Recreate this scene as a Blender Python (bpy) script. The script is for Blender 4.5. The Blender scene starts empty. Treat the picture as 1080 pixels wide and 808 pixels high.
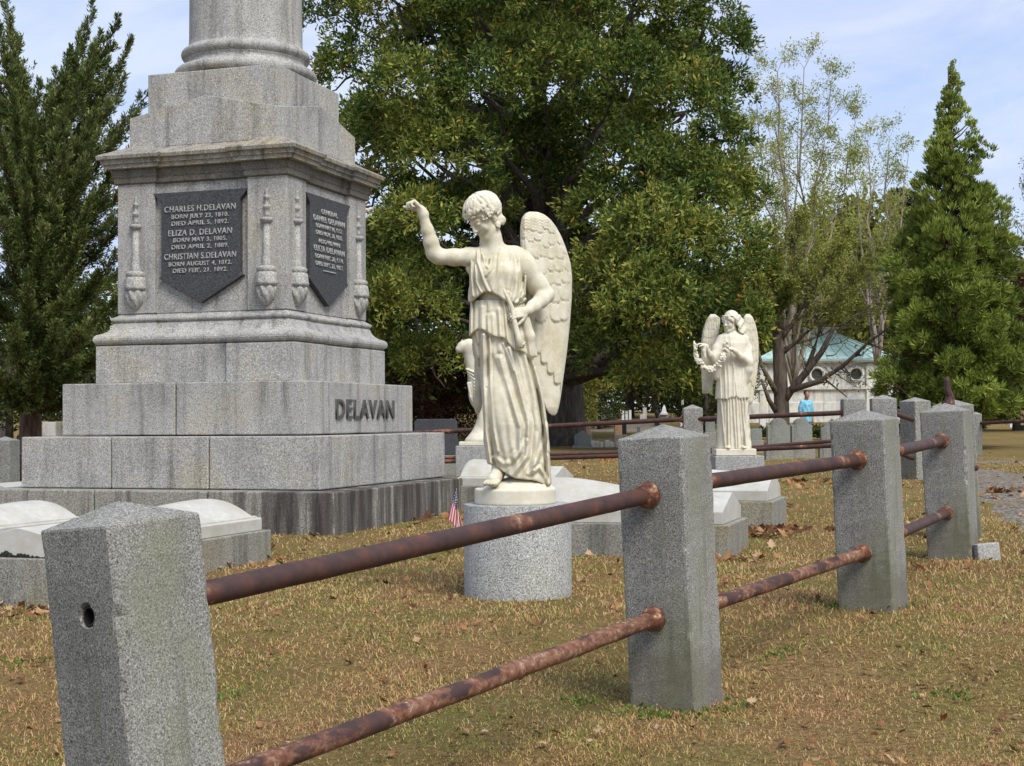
import bpy, math, random
import numpy as np
from mathutils import Vector, Matrix, Euler
rng = np.random.default_rng(7); random.seed(7)
R = math.radians
COL = bpy.context.scene.collection
EZ = 1.1            # eye height over the lawn inside the plot
FPX = 1555.65; PITCH = R(1.4185); ROLL = R(-0.3914)

# ------------------------------------------------------------------ measuring helpers
def ray(px, py):
    u = px - 540; v = py - 404
    c, s = math.cos(ROLL), math.sin(ROLL)
    a = u * c + v * s; b = -u * s + v * c
    x, yc, zc = a, FPX, -b
    return (x, yc * math.cos(PITCH) - zc * math.sin(PITCH), yc * math.sin(PITCH) + zc * math.cos(PITCH))
def pt(px, py, D):
    r = ray(px, py); k = D / r[1]
    return Vector((r[0] * k, D, r[2] * k + EZ))
CP = np.array([(-1.0,3.9,-1.42),(-2.5,5,-1.40),(.66,6.3,-1.215),(1.94,8.1,-1.05),(3.1,10.5,-1.0),(3.6,12.2,-1.0),(0,9.4,-1.11),
 (-2,12,-1.16),(-3.5,10,-1.24),(-6,12,-1.3),(-8,22,-1.32),(5.7,20.8,-.88),(2.7,22,-.95),(4.5,20,-.88),(-1.7,14,-1.1),(-.4,14,-1.09),
 (1.7,11.5,-1.07),(2.4,13.6,-1.03),(2.2,4.8,-1.26),(0,4.2,-1.35),(4.5,8,-1.0),(7,12,-.97),(9,22,-.92),(0,35,-.97),(11,35,-.95),(-13,35,-1.15),
 (0,50,-.9),(16,50,-.85),(-20,50,-1.05),(0,65,-.55),(22,65,-.55),(-30,65,-.8),(0,85,-.1),(28,85,-.1),(-40,85,-.4),(0,130,.5),(50,130,.5),(-60,130,.2),
 (0,400,2.),(200,400,2.),(-200,400,2.),(0,-20,-1.5),(30,5,-1.1),(-30,5,-1.6)], float)
def G(x, y):
    x = np.asarray(x, float); y = np.asarray(y, float)
    s = 0.13 * np.maximum(np.abs(y), 3) + .5
    num = 0; den = 0
    for cx, cy, cz in CP:
        d2 = ((x - cx) ** 2 + (y - cy) ** 2) / s ** 2
        w = 1.0 / (d2 + .15) ** 2.2
        num = num + w * cz; den = den + w
    return num / den + EZ
def g(x, y): return float(G(x, y))
def gp(px, py):
    r = ray(px, py); D = 10.
    for _ in range(60):
        k = D / r[1]; z = g(r[0] * k, D) - EZ
        D = .5 * D + .5 * max(2., min(300., z / r[2] * r[1])) if r[2] < 0 else 200
    return D

# ------------------------------------------------------------------ object helpers
def tag(o, label=None, cat=None, group=None, kind=None):
    if label: o['label'] = label
    if cat: o['category'] = cat
    if group: o['group'] = group
    if kind: o['kind'] = kind
    return o
def empty(name, loc, rz=0., label=None, cat=None, group=None):
    o = bpy.data.objects.new(name, None); COL.objects.link(o)
    o.location = loc; o.rotation_euler = (0, 0, rz); o.empty_display_size = .2
    return tag(o, label, cat, group)
def link(name, me, mat, parent=None, smooth=False, loc=None, rot=None):
    if mat is not None and len(me.materials) == 0: me.materials.append(mat)
    o = bpy.data.objects.new(name, me); COL.objects.link(o)
    if parent: o.parent = parent
    if loc is not None: o.location = loc
    if rot is not None: o.rotation_euler = rot
    if smooth: me.shade_smooth()
    return o
def np_mesh(name, V, F):
    """V (n,3); F (m,k) all the same k"""
    V = np.ascontiguousarray(V, dtype=np.float32); F = np.ascontiguousarray(F, dtype=np.int32)
    me = bpy.data.meshes.new(name)
    m, k = F.shape
    me.vertices.add(len(V)); me.vertices.foreach_set('co', V.ravel())
    me.loops.add(m * k); me.loops.foreach_set('vertex_index', F.ravel())
    me.polygons.add(m)
    me.polygons.foreach_set('loop_start', np.arange(0, m * k, k, dtype=np.int32))
    me.polygons.foreach_set('loop_total', np.full(m, k, dtype=np.int32))
    me.update(calc_edges=True); me.validate()
    return me
class MB:
    def __init__(s): s.v = []; s.f = []
    def add(s, vs, fs, M=None):
        b = len(s.v)
        for v in vs:
            v = Vector(v)
            s.v.append(M @ v if M is not None else v)
        for f in fs: s.f.append(tuple(b + i for i in f))
    def box(s, lo, hi, M=None):
        x0, y0, z0 = lo; x1, y1, z1 = hi
        s.add([(x0,y0,z0),(x1,y0,z0),(x1,y1,z0),(x0,y1,z0),(x0,y0,z1),(x1,y0,z1),(x1,y1,z1),(x0,y1,z1)],
              [(3,2,1,0),(4,5,6,7),(0,1,5,4),(1,2,6,5),(2,3,7,6),(3,0,4,7)], M)
    def rings(s, rings, cap=True, M=None, close=True):
        n = len(rings[0]); vs = [p for r in rings for p in r]; fs = []
        for i in range(len(rings) - 1):
            for j in range(n if close else n - 1):
                k = (j + 1) % n
                fs.append((i*n+j, i*n+k, (i+1)*n+k, (i+1)*n+j))
        if cap: fs.append(tuple(reversed(range(n)))); fs.append(tuple(range((len(rings)-1)*n, len(rings)*n)))
        s.add(vs, fs, M)
    def lathe(s, prof, n=32, M=None, lob=None):
        s.rings([[(r*math.cos(2*math.pi*j/n)*(1+(lob(z,2*math.pi*j/n) if lob else 0)), r*math.sin(2*math.pi*j/n)*(1+(lob(z,2*math.pi*j/n) if lob else 0)), z) for j in range(n)] for r, z in prof], True, M)
    def tube(s, pts, rad, n=10, cap=True):
        pts = [Vector(p) for p in pts]
        if not hasattr(rad, '__len__'): rad = [rad] * len(pts)
        up = Vector((0.13, 0.07, 1)).normalized(); rr = []
        for i, p in enumerate(pts):
            d = (pts[min(i+1, len(pts)-1)] - pts[max(i-1, 0)]).normalized()
            a = d.cross(up)
            if a.length < .1: a = d.cross(Vector((1, 0, 0)))
            a.normalize(); b = a.cross(d); b = -b
            rr.append([p + (a*math.cos(t) + d.cross(a)*math.sin(t)) * rad[i] for t in [2*math.pi*j/n for j in range(n)]])
        s.rings(rr, cap)
    def build(s, name, mat, parent=None, smooth=False, bevel=0, loc=None, rot=None, auto=None):
        me = bpy.data.meshes.new(name); me.from_pydata([tuple(v) for v in s.v], [], s.f); me.update()
        o = link(name, me, mat, parent, smooth, loc, rot)
        if bevel:
            m = o.modifiers.new('b', 'BEVEL'); m.width = bevel; m.segments = 2; m.limit_method = 'ANGLE'; m.angle_limit = R(35)
            m.harden_normals = False
        return o
def copy_tree(o, parent=None):
    c = o.copy(); COL.objects.link(c); c.parent = parent
    for ch in o.children: copy_tree(ch, c)
    return c

# ------------------------------------------------------------------ materials
def mat_new(name, rough=.8):
    m = bpy.data.materials.new(name); m.use_nodes = True
    nt = m.node_tree; b = nt.nodes['Principled BSDF']
    b.inputs['Roughness'].default_value = rough
    b.inputs['Specular IOR Level'].default_value = .3
    return m, nt, b
def N(nt, t, **kw):
    n = nt.nodes.new(t)
    for k, v in kw.items():
        if k in n.inputs: n.inputs[k].default_value = v
        else: setattr(n, k, v)
    return n
def ramp(nt, src, stops):
    r = nt.nodes.new('ShaderNodeValToRGB'); e = r.color_ramp.elements
    e[0].position = stops[0][0]; e[0].color = (*stops[0][1], 1)
    e[1].position = stops[-1][0]; e[1].color = (*stops[-1][1], 1)
    for p, c in stops[1:-1]:
        x = e.new(p); x.color = (*c, 1)
    nt.links.new(src, r.inputs[0]); return r.outputs['Color']
def g3(v): return (v, v, v)
def mixc(nt, fac, a, b, mode='MIX'):
    m = nt.nodes.new('ShaderNodeMix'); m.data_type = 'RGBA'; m.blend_type = mode
    for s, v in ((m.inputs['Factor'], fac), (m.inputs[6], a), (m.inputs[7], b)):
        if hasattr(v, 'is_linked'): nt.links.new(v, s)
        elif isinstance(v, (int, float)): s.default_value = v
        else: s.default_value = (*v, 1)
    return m.outputs[2]
def coords(nt, kind='Object', scale=None, rot=None):
    tc = nt.nodes.new('ShaderNodeTexCoord'); out = tc.outputs[kind]
    if scale is not None:
        mp = nt.nodes.new('ShaderNodeMapping'); mp.inputs['Scale'].default_value = scale
        if rot: mp.inputs['Rotation'].default_value = rot
        nt.links.new(out, mp.inputs['Vector']); out = mp.outputs[0]
    return out
def noise(nt, vec, scale, detail=4, rough=.6, dist=0, out='Fac'):
    n = nt.nodes.new('ShaderNodeTexNoise'); n.inputs['Scale'].default_value = scale
    n.inputs['Detail'].default_value = detail; n.inputs['Roughness'].default_value = rough; n.inputs['Distortion'].default_value = dist
    nt.links.new(vec, n.inputs['Vector']); return n.outputs[out]
def bump(nt, b, h, strength=.3, dist=.01):
    n = nt.nodes.new('ShaderNodeBump'); n.inputs['Strength'].default_value = strength; n.inputs['Distance'].default_value = dist
    nt.links.new(h, n.inputs['Height']); nt.links.new(n.outputs[0], b.inputs['Normal'])

def granite(name, base=(.30,.30,.29), speck=110, contrast=1., stain=.5, tint=(.30,.28,.22), green=0., streak=.5, kind='Object', foot=0.):
    m, nt, b = mat_new(name, .85)
    co = coords(nt, kind)
    n1 = noise(nt, co, speck, 3, .75)
    v = nt.nodes.new('ShaderNodeTexVoronoi'); v.inputs['Scale'].default_value = speck * 1.3; nt.links.new(co, v.inputs['Vector'])
    sv = nt.nodes.new('ShaderNodeSeparateColor'); nt.links.new(v.outputs['Color'], sv.inputs[0])
    c = contrast
    f1 = ramp(nt, n1, [(.36, g3(1-.62*c)), (.47, g3(1-.1*c)), (.56, g3(1+.12*c)), (.66, g3(1+.75*c))])
    f2 = ramp(nt, sv.outputs[0], [(.0, g3(1-.55*c)), (.18, g3(1-.35*c)), (.3, g3(1.)), (.85, g3(1.05)), (1., g3(1+.5*c))])
    col = mixc(nt, 1., mixc(nt, 1., base, f1, 'MULTIPLY'), f2, 'MULTIPLY')
    big = noise(nt, co, 1.6, 5, .6)
    col = mixc(nt, 1., col, ramp(nt, big, [(.3, g3(1-.3*stain)), (.5, g3(1.)), (.72, tuple(1.04*t/max(tint) for t in tint))]), 'MULTIPLY')
    st = noise(nt, coords(nt, kind, (7, 7, .5)), 1., 5, .65)
    col = mixc(nt, 1., col, ramp(nt, st, [(.30, g3(1-.55*streak)), (.45, g3(1-.12*streak)), (.55, g3(1.))]), 'MULTIPLY')
    if green:
        gm = noise(nt, coords(nt, kind, (2.2, 2.2, .8)), 1.5, 5, .6)
        fr = ramp(nt, gm, [(.48, g3(0)), (.68, g3(green))])
        col = mixc(nt, fr, col, (.17, .18, .095))
    if foot:
        sx = nt.nodes.new('ShaderNodeSeparateXYZ'); nt.links.new(coords(nt, kind), sx.inputs[0])
        ad = N(nt, 'ShaderNodeMath', operation='MULTIPLY_ADD'); nt.links.new(noise(nt, co, 9, 5, .7), ad.inputs[0]); ad.inputs[1].default_value = -.35; nt.links.new(sx.outputs[2], ad.inputs[2])
        col = mixc(nt, ramp(nt, ad.outputs[0], [(-.0, g3(foot)), (.10, g3(0))]), col, (.105, .085, .055))
        st3 = noise(nt, coords(nt, kind, (16, 16, 1.2)), 1., 4, .6)
        col = mixc(nt, ramp(nt, st3, [(.56, g3(0)), (.68, g3(.5))]), col, (.11, .115, .08))
    nt.links.new(col, b.inputs['Base Color'])
    bump(nt, b, n1, .5, .004)
    return m
M = {}
M['post'] = granite('post_granite', (.255,.25,.225), 185, .95, .8, (.3,.3,.26), .75, .6, foot=.42)
M['post_far'] = granite('post_granite_far', (.265,.26,.235), 75, .8, .5, (.3,.3,.26), .5, .5)
M['mon'] = granite('monument_granite', (.375,.365,.338), 82, .7, .8, (.31,.29,.245), 0., .85)
M['mon_dark'] = granite('weathered_granite', (.30,.28,.24), 82, .8, 1.1, (.3,.27,.2), 0., 1.5)
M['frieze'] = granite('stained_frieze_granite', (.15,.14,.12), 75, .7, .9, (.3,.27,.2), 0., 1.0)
M['ped'] = granite('pedestal_granite', (.35,.35,.33), 130, .95, .25, (.3,.3,.28), 0., .25)
M['slabbase'] = granite('slab_base_granite', (.27,.26,.225), 80, .7, .9, (.3,.27,.2), .2, 1.1)
M['plaque'] = granite('plaque_granite', (.062,.063,.068), 90, .9, .3, (.3,.3,.3), 0., .2)
M['letter'] = granite('raised_letter_granite', (.085,.082,.08), 90, .5, .3, (.3,.3,.3), 0., .2)
def base_stained():
    m, nt, b = mat_new('stained_base_granite', .85)
    co = coords(nt)
    n1 = noise(nt, co, 65, 3, .75)
    col = mixc(nt, 1., (.26,.25,.215), ramp(nt, n1, [(.36, g3(.5)), (.5, g3(1)), (.64, g3(1.5))]), 'MULTIPLY')
    st = noise(nt, coords(nt, 'Object', (4.3, 4.3, .45)), 1.1, 7, .72)
    geo = nt.nodes.new('ShaderNodeSeparateXYZ'); nt.links.new(co, geo.inputs[0]); amt = ramp(nt, noise(nt, coords(nt, 'Object', (.8, .8, .3)), 1.0, 3, .5), [(.38, g3(.15)), (.58, g3(.95))])
    mr = N(nt, 'ShaderNodeMapRange'); nt.links.new(geo.outputs[0], mr.inputs[0]); mr.inputs[1].default_value = .35; mr.inputs[2].default_value = 1.8; mr.inputs[3].default_value = .34; mr.inputs[4].default_value = .61
    th_ = N(nt, 'ShaderNodeMath', operation='LESS_THAN'); sm_ = N(nt, 'ShaderNodeMath', operation='SUBTRACT'); nt.links.new(mr.outputs[0], sm_.inputs[0]); nt.links.new(st, sm_.inputs[1])
    stf = ramp(nt, sm_.outputs[0], [(.0, g3(0)), (.05, g3(.55)), (.20, g3(.95))])
    col = mixc(nt, stf, col, (.035, .028, .026))
    st2 = noise(nt, coords(nt, 'Object', (9, 9, .6), None), 1.3, 4, .6)
    col = mixc(nt, ramp(nt, st2, [(.52, g3(0)), (.7, g3(.7))]), col, (.075, .05, .045))
    nt.links.new(col, b.inputs['Base Color']); bump(nt, b, n1, .4, .004); return m
M['base'] = base_stained()
def marble(name, base, yellow, ymix=.6, pits=.5, grime=.5, veins=0.):
    m, nt, b = mat_new(name, .75)
    co = coords(nt)
    n = noise(nt, co, 3.2, 6, .6)
    col = mixc(nt, ramp(nt, n, [(.38, g3(0)), (.66, g3(ymix))]), base, yellow)
    n2 = noise(nt, co, 60, 3, .7)
    col = mixc(nt, ramp(nt, n2, [(.62, g3(0)), (.72, g3(pits))]), col, (.30, .27, .19))
    # weather film in random patches over the marble
    ao = nt.nodes.new('ShaderNodeAmbientOcclusion'); ao.samples = 4; ao.inputs['Distance'].default_value = .05
    if grime:
        geo = nt.nodes.new('ShaderNodeNewGeometry')
        fr = ramp(nt, noise(nt, co, 14, 5, .7), [(.40, g3(0)), (.62, g3(grime))])
        col = mixc(nt, fr, col, (.36, .32, .165))
    nt.nodes.remove(ao)
    sk_ = noise(nt, coords(nt, 'Object', (9, 9, 1.1)), 1.3, 6, .7)
    col = mixc(nt, ramp(nt, sk_, [(.58, g3(0)), (.76, g3(.38))]), col, (.38, .36, .29))
    if veins:
        vn = noise(nt, coords(nt, 'Object', (1, 1, 3)), 4, 6, .7, 1.5)
        col = mixc(nt, ramp(nt, vn, [(.45, g3(0)), (.5, g3(veins)), (.55, g3(0))]), col, (.42, .43, .43))
    nt.links.new(col, b.inputs['Base Color'])
    h = noise(nt, co, 130, 4, .7)
    bump(nt, b, h, .35, .003)
    return m
M['statue'] = marble('weathered_statue_marble', (.66,.62,.51), (.57,.51,.36), .6, .6, .42)
M['statue_w'] = marble('pale_statue_marble', (.68,.635,.525), (.60,.55,.43), .5, .4, .25)
M['slab'] = marble('white_slab_marble', (.52,.51,.475), (.36,.345,.29), .75, .5, .35, .5)
M['slabgrime'] = granite('lichen_black_grime', (.03,.03,.022), 60, .9, .4)
def rust(thr=.54, name='rusty_iron_pipe'):
    m, nt, b = mat_new(name, .62)
    co = coords(nt)
    n = noise(nt, coords(nt, 'Object'), 9, 7, .7)
    n2 = noise(nt, co, 2.3, 5, .6)
    col = ramp(nt, n, [(.3, (.040,.022,.02)), (.48, (.062,.034,.03)), (.60, (.098,.042,.028)), (.72, (.17,.065,.032))])
    col = mixc(nt, ramp(nt, mixc(nt, .45, n2, noise(nt, coords(nt, 'Object', (1, 1, .35)), 11, 6, .7)), [(thr, g3(0)), (thr + .045, g3(.85))]), col, ramp(nt, noise(nt, co, 34, 6, .75), [(.38, (.13,.045,.024)), (.50, (.22,.10,.055)), (.58, (.27,.16,.10)), (.64, (.40,.34,.26))]))
    nt.links.new(col, b.inputs['Base Color']); bump(nt, b, noise(nt, co, 160, 4, .7), .3, .003)
    b.inputs['Metallic'].default_value = .1
    return m
M['rust'] = rust(.565); M['rust_flaking'] = rust(.455, 'flaking_rusty_pipe')
def collarmat():
    m, nt, b = mat_new('rusty_collar', .8)
    co = coords(nt, 'Object')
    col = ramp(nt, noise(nt, co, 30, 5, .65), [(.34, (.05,.025,.02)), (.47, (.12,.045,.025)), (.56, (.21,.085,.04)), (.66, (.38,.31,.22))])
    nt.links.new(col, b.inputs['Base Color']); bump(nt, b, noise(nt, co, 90, 4, .7), .6, .005); return m
M['collar'] = collarmat()
def plain(name, c, rough=.8, nz=0., sc=20):
    m, nt, b = mat_new(name, rough)
    if nz:
        n = noise(nt, coords(nt), sc, 5, .65)
        col = mixc(nt, 1., c, ramp(nt, n, [(.3, g3(1-nz)), (.7, g3(1+nz))]), 'MULTIPLY')
        nt.links.new(col, b.inputs['Base Color'])
    else: b.inputs['Base Color'].default_value = (*c, 1)
    return m
M['joint'] = plain('dark_stone_joint', (.03,.028,.025), .95)
def leafmat(name, stops, nscale=.35, spots=None, trans=.35, hue=None):
    """stops: colours spread over the leaves; spots: (colour, share) odd leaves"""
    m = bpy.data.materials.new(name); m.use_nodes = True; nt = m.node_tree; nt.nodes.clear()
    out = nt.nodes.new('ShaderNodeOutputMaterial')
    geo = nt.nodes.new('ShaderNodeNewGeometry')
    big = noise(nt, coords(nt, 'Object'), nscale, 3, .6)
    add = N(nt, 'ShaderNodeMath', operation='MULTIPLY_ADD'); nt.links.new(geo.outputs['Random Per Island'], add.inputs[0]); add.inputs[1].default_value = .45
    nt.links.new(big, add.inputs[2])
    sub = N(nt, 'ShaderNodeMath', operation='SUBTRACT'); nt.links.new(add.outputs[0], sub.inputs[0]); sub.inputs[1].default_value = .225
    k = len(stops)
    col = ramp(nt, sub.outputs[0], [(.28 + .44 * i / (k - 1), c) for i, c in enumerate(stops)])
    if spots:
        big2 = noise(nt, coords(nt, 'Object'), nscale * 2.6, 2, .5)
        for (c, share) in spots:
            mm = N(nt, 'ShaderNodeMath', operation='MULTIPLY'); mm.inputs[1].default_value = 37.7 + share * 100
            nt.links.new(geo.outputs['Random Per Island'], mm.inputs[0])
            fr = N(nt, 'ShaderNodeMath', operation='FRACT'); nt.links.new(mm.outputs[0], fr.inputs[0])
            a2 = N(nt, 'ShaderNodeMath', operation='MULTIPLY_ADD'); nt.links.new(big2, a2.inputs[0]); a2.inputs[1].default_value = -.5; nt.links.new(fr.outputs[0], a2.inputs[2])
            lt = N(nt, 'ShaderNodeMath', operation='LESS_THAN'); nt.links.new(a2.outputs[0], lt.inputs[0]); lt.inputs[1].default_value = share - .27
            col = mixc(nt, lt.outputs[0], col, c)
    d = nt.nodes.new('ShaderNodeBsdfPrincipled'); d.inputs['Roughness'].default_value = .6; d.inputs['Specular IOR Level'].default_value = .16
    t = nt.nodes.new('ShaderNodeBsdfTranslucent'); mx = nt.nodes.new('ShaderNodeMixShader'); mx.inputs[0].default_value = trans
    nt.links.new(col, d.inputs['Base Color']); nt.links.new(col, t.inputs['Color'])
    nt.links.new(d.outputs[0], mx.inputs[1]); nt.links.new(t.outputs[0], mx.inputs[2]); nt.links.new(mx.outputs[0], out.inputs[0])
    return m
def bark(name, c, sc=9):
    m, nt, b = mat_new(name, .9)
    co = coords(nt, 'Object', (1, 1, .22))
    n = noise(nt, co, sc, 6, .7)
    nt.links.new(mixc(nt, 1., c, ramp(nt, n, [(.35, g3(.45)), (.5, g3(1.)), (.68, g3(1.7))]), 'MULTIPLY'), b.inputs['Base Color'])
    bump(nt, b, n, .9, .05); return m

# ------------------------------------------------------------------ sculpting in a voxel field
class Vol:
    def __init__(s, lo, hi, h):
        s.lo = np.array(lo, float); s.h = h
        s.n = np.ceil((np.array(hi, float) - s.lo) / h).astype(int) + 1
        s.ax = [(s.lo[i] + h * np.arange(s.n[i])).astype(np.float32) for i in range(3)]
        s.F = np.full(s.n, .2, np.float32)
    def sl(s, lo, hi, pad):
        o = []
        for i in range(3):
            a = max(0, int((lo[i] - pad - s.lo[i]) / s.h)); b = min(s.n[i], int((hi[i] + pad - s.lo[i]) / s.h) + 2)
            if b <= a: return None
            o.append(slice(a, b))
        return tuple(o)
    def apply(s, fn, lo, hi, k=.02, mode='u'):
        q = s.sl(lo, hi, max(3 * s.h, 1.2 * k))
        if q is None: return
        X = s.ax[0][q[0]][:, None, None]; Y = s.ax[1][q[1]][None, :, None]; Z = s.ax[2][q[2]][None, None, :]
        d = fn(X, Y, Z).astype(np.float32); a = s.F[q]
        if mode == 'u':
            hh = np.clip(.5 + .5 * (a - d) / k, 0, 1); s.F[q] = a * (1 - hh) + d * hh - k * hh * (1 - hh)
        else:
            d = -d; hh = np.clip(.5 - .5 * (a - d) / k, 0, 1); s.F[q] = a * (1 - hh) + d * hh + k * hh * (1 - hh)
    def seg(s, a, b, r1, r2, k=.02, mode='u'):
        a = np.array(a, float); b = np.array(b, float); ab = b - a; L = float(ab @ ab) + 1e-12
        def fn(X, Y, Z):
            t = np.clip(((X - a[0]) * ab[0] + (Y - a[1]) * ab[1] + (Z - a[2]) * ab[2]) / L, 0, 1)
            return np.sqrt((X - a[0] - t * ab[0]) ** 2 + (Y - a[1] - t * ab[1]) ** 2 + (Z - a[2] - t * ab[2]) ** 2) - (r1 + (r2 - r1) * t)
        rr = max(r1, r2)
        s.apply(fn, np.minimum(a, b) - rr, np.maximum(a, b) + rr, k, mode)
    def chain(s, P, k=.02, mode='u'):
        for (a, ra), (b, rb) in zip(P[:-1], P[1:]): s.seg(a, b, ra, rb, k, mode)
    def ell(s, c, r, k=.02, M=None, mode='u'):
        c = np.array(c, float); r = np.array(r, float); A = np.eye(3) if M is None else np.array(M)   # columns = local axes
        def fn(X, Y, Z):
            dx, dy, dz = X - c[0], Y - c[1], Z - c[2]
            p = [dx * A[0, i] + dy * A[1, i] + dz * A[2, i] for i in range(3)]
            k0 = np.sqrt(sum((p[i] / r[i]) ** 2 for i in range(3))); k1 = np.sqrt(sum((p[i] / r[i] ** 2) ** 2 for i in range(3))) + 1e-9
            return k0 * (k0 - 1) / k1
        s.apply(fn, c - r.max(), c + r.max(), k, mode)
    def mesh(s, name):
        F = s.F; s_ = F < 0
        n = np.array(F.shape)
        c8 = [s_[i:n[0]-1+i, j:n[1]-1+j, k:n[2]-1+k] for i in (0,1) for j in (0,1) for k in (0,1)]
        sm = sum(c.astype(np.int8) for c in c8); act = (sm > 0) & (sm < 8)
        idx = np.argwhere(act); ids = np.full(act.shape, -1, np.int32); ids[act] = np.arange(len(idx))
        acc = np.zeros((len(idx), 3)); cnt = np.zeros(len(idx))
        vals = {}
        for i in (0,1):
            for j in (0,1):
                for k in (0,1): vals[i,j,k] = F[idx[:,0]+i, idx[:,1]+j, idx[:,2]+k]
        for a in ((0,0,0),(0,0,1),(0,1,0),(0,1,1),(1,0,0),(1,0,1),(1,1,0),(1,1,1)):
            for ax in range(3):
                if a[ax] == 0:
                    b = list(a); b[ax] = 1; b = tuple(b)
                    va, vb = vals[a], vals[b]; cr = (va < 0) != (vb < 0)
                    t = np.where(cr, va / (va - vb + 1e-20), 0)
                    p = np.array(a, float)[None].repeat(len(idx), 0); p[:, ax] = t
                    acc[cr] += p[cr]; cnt[cr] += 1
        V = s.lo + (idx + acc / cnt[:, None]) * s.h
        faces = []
        for ax in range(3):
            o1, o2 = [(1, 2), (2, 0), (0, 1)][ax]
            q = [slice(1, n[i]-1) for i in range(3)]; q[ax] = slice(0, n[ax]-1)
            q2 = list(q); q2[ax] = slice(1, n[ax])
            A = s_[tuple(q)]; B = s_[tuple(q2)]
            E = np.argwhere(A != B); base = E + np.array([0 if i == ax else 1 for i in range(3)])
            ins = A[A != B]
            def cid(d1, d2):
                b = base.copy(); b[:, o1] -= d1; b[:, o2] -= d2; return ids[b[:,0], b[:,1], b[:,2]]
            f = np.stack([cid(0,0), cid(1,0), cid(1,1), cid(0,1)], 1)
            f[~ins] = f[~ins][:, ::-1]
            faces.append(f)
        Fc = np.concatenate(faces); Fc = Fc[(Fc >= 0).all(1)]
        return np_mesh(name, V, Fc)
def frame(fwd, up):
    """rotation matrix whose columns are (right, back, up) so local -y looks along fwd"""
    f = Vector(fwd).normalized(); u = Vector(up); u = (u - f * u.dot(f)).normalized(); r = f.cross(u)
    return np.array([[r[i], -f[i], u[i]] for i in range(3)])
def head(V, c, A, s=1., k=.012):
    c = np.array(c, float)
    P = lambda x, y, z: c + A @ (np.array([x, y, z]) * s)
    V.ell(P(0, .012, .03), np.array([.074, .092, .088]) * s, k, A)
    V.ell(P(0, -.035, -.035), np.array([.060, .062, .082]) * s, .03 * s, A)
    V.ell(P(0, -.078, -.108), np.array([.022, .018, .016]) * s, .02 * s, A)
    V.seg(P(-.045, -.02, -.085), P(-.02, -.07, -.105), .016*s, .013*s, .02*s); V.seg(P(.045, -.02, -.085), P(.02, -.07, -.105), .016*s, .013*s, .02*s)
    for e in (-1, 1):
        V.ell(P(e*.031, -.105, -.004), np.array([.019, .016, .012]) * s, .012 * s, A, 'd')
        V.ell(P(e*.031, -.081, -.005), np.array([.0165, .014, .0115]) * s, .003 * s, A)
        V.seg(P(e*.014, -.093, .014), P(e*.048, -.079, .016), .0065*s, .005*s, .008*s)
        V.seg(P(e*.016, -.0935, -.001), P(e*.045, -.083, -.002), .0035*s, .003*s, .003*s)
        V.ell(P(e*.040, -.066, -.04), np.array([.023, .018, .025]) * s, .02 * s, A)
        V.ell(P(e*.075, .012, -.015), np.array([.010, .017, .030]) * s, .006 * s, A)
        V.ell(P(e*.011, -.108, -.037), np.array([.0085, .011, .0075]) * s, .006 * s, A)
    V.seg(P(0, -.094, .018), P(0, -.112, -.03), .0075*s, .0095*s, .010*s)
    V.ell(P(0, -.114, -.034), np.array([.010, .010, .008]) * s, .006 * s, A)
    V.ell(P(0, -.094, -.063), np.array([.023, .011, .0065]) * s, .005 * s, A)
    V.ell(P(0, -.092, -.076), np.array([.019, .011, .0075]) * s, .005 * s, A)
    V.seg(P(-.022, -.096, -.0695), P(.022, -.096, -.0695), .0028*s, .0028*s, .003*s, 'd')
def hand(V, w, A, s=1., curl=(.9, 1.1, .9), thumb=1, spread=.0, tcurl=.6):
    """w wrist; local frame A columns (right, back-of-hand, finger direction is +z); thumb=+1 on the +x side"""
    w = np.array(w, float); P = lambda p: w + A @ (np.array(p) * s)
    V.ell(P((0, 0, .045)), np.array([.040, .017, .050]) * s, .012*s, A)
    V.seg(P((0, 0, -.02)), P((0, 0, .02)), .027*s, .026*s, .015*s)
    for i, (x, L) in enumerate(((-.030, .062), (-.0105, .078), (.0105, .084), (.031, .074))):
        x = x * thumb
        p = np.array([x, 0, .082 + .006 * (1 - abs(i - 1.8)/2)]); a = 0.; sp = spread * (i - 1.5)
        V.seg(P((x, 0, .05)), P(p), .0115*s, .0105*s, .005*s)
        for j, fr in enumerate((.45, .31, .24)):
            a += curl[j] * (1 + .08 * (i - 1.5) * -1)
            d = np.array([math.sin(sp * thumb), -math.sin(a), math.cos(a)]); q = p + d * L * fr
            V.seg(P(p), P(q), (.0098 - .0009*j)*s, (.0092 - .0011*j)*s, .0022*s); p = q
    p = np.array([.03*thumb, -.004, .02]); a = .75
    for j, L in enumerate((.042, .034, .027)):
        d = np.array([math.sin(a)*thumb*.85, -.35 - .25*j*tcurl, math.cos(a)]); d /= np.linalg.norm(d); q = p + d * L
        V.seg(P(p), P(q), (.013 - .0012*j)*s, (.0118 - .0014*j)*s, .006*s if j == 0 else .003*s); p = q; a -= .45 * tcurl
def polydist(X, Z, P):
    d = None
    for (a, b), (c, e) in zip(P[:-1], P[1:]):
        vx, vz = c - a, e - b; L = vx*vx + vz*vz + 1e-9
        t = np.clip(((X - a) * vx + (Z - b) * vz) / L, 0, 1)
        q = np.sqrt((X - a - t*vx)**2 + (Z - b - t*vz)**2); d = q if d is None else np.minimum(d, q)
    return d
def interp(z, tab, i):
    return np.interp(z, [t[0] for t in tab], [t[i] for t in tab])
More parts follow.
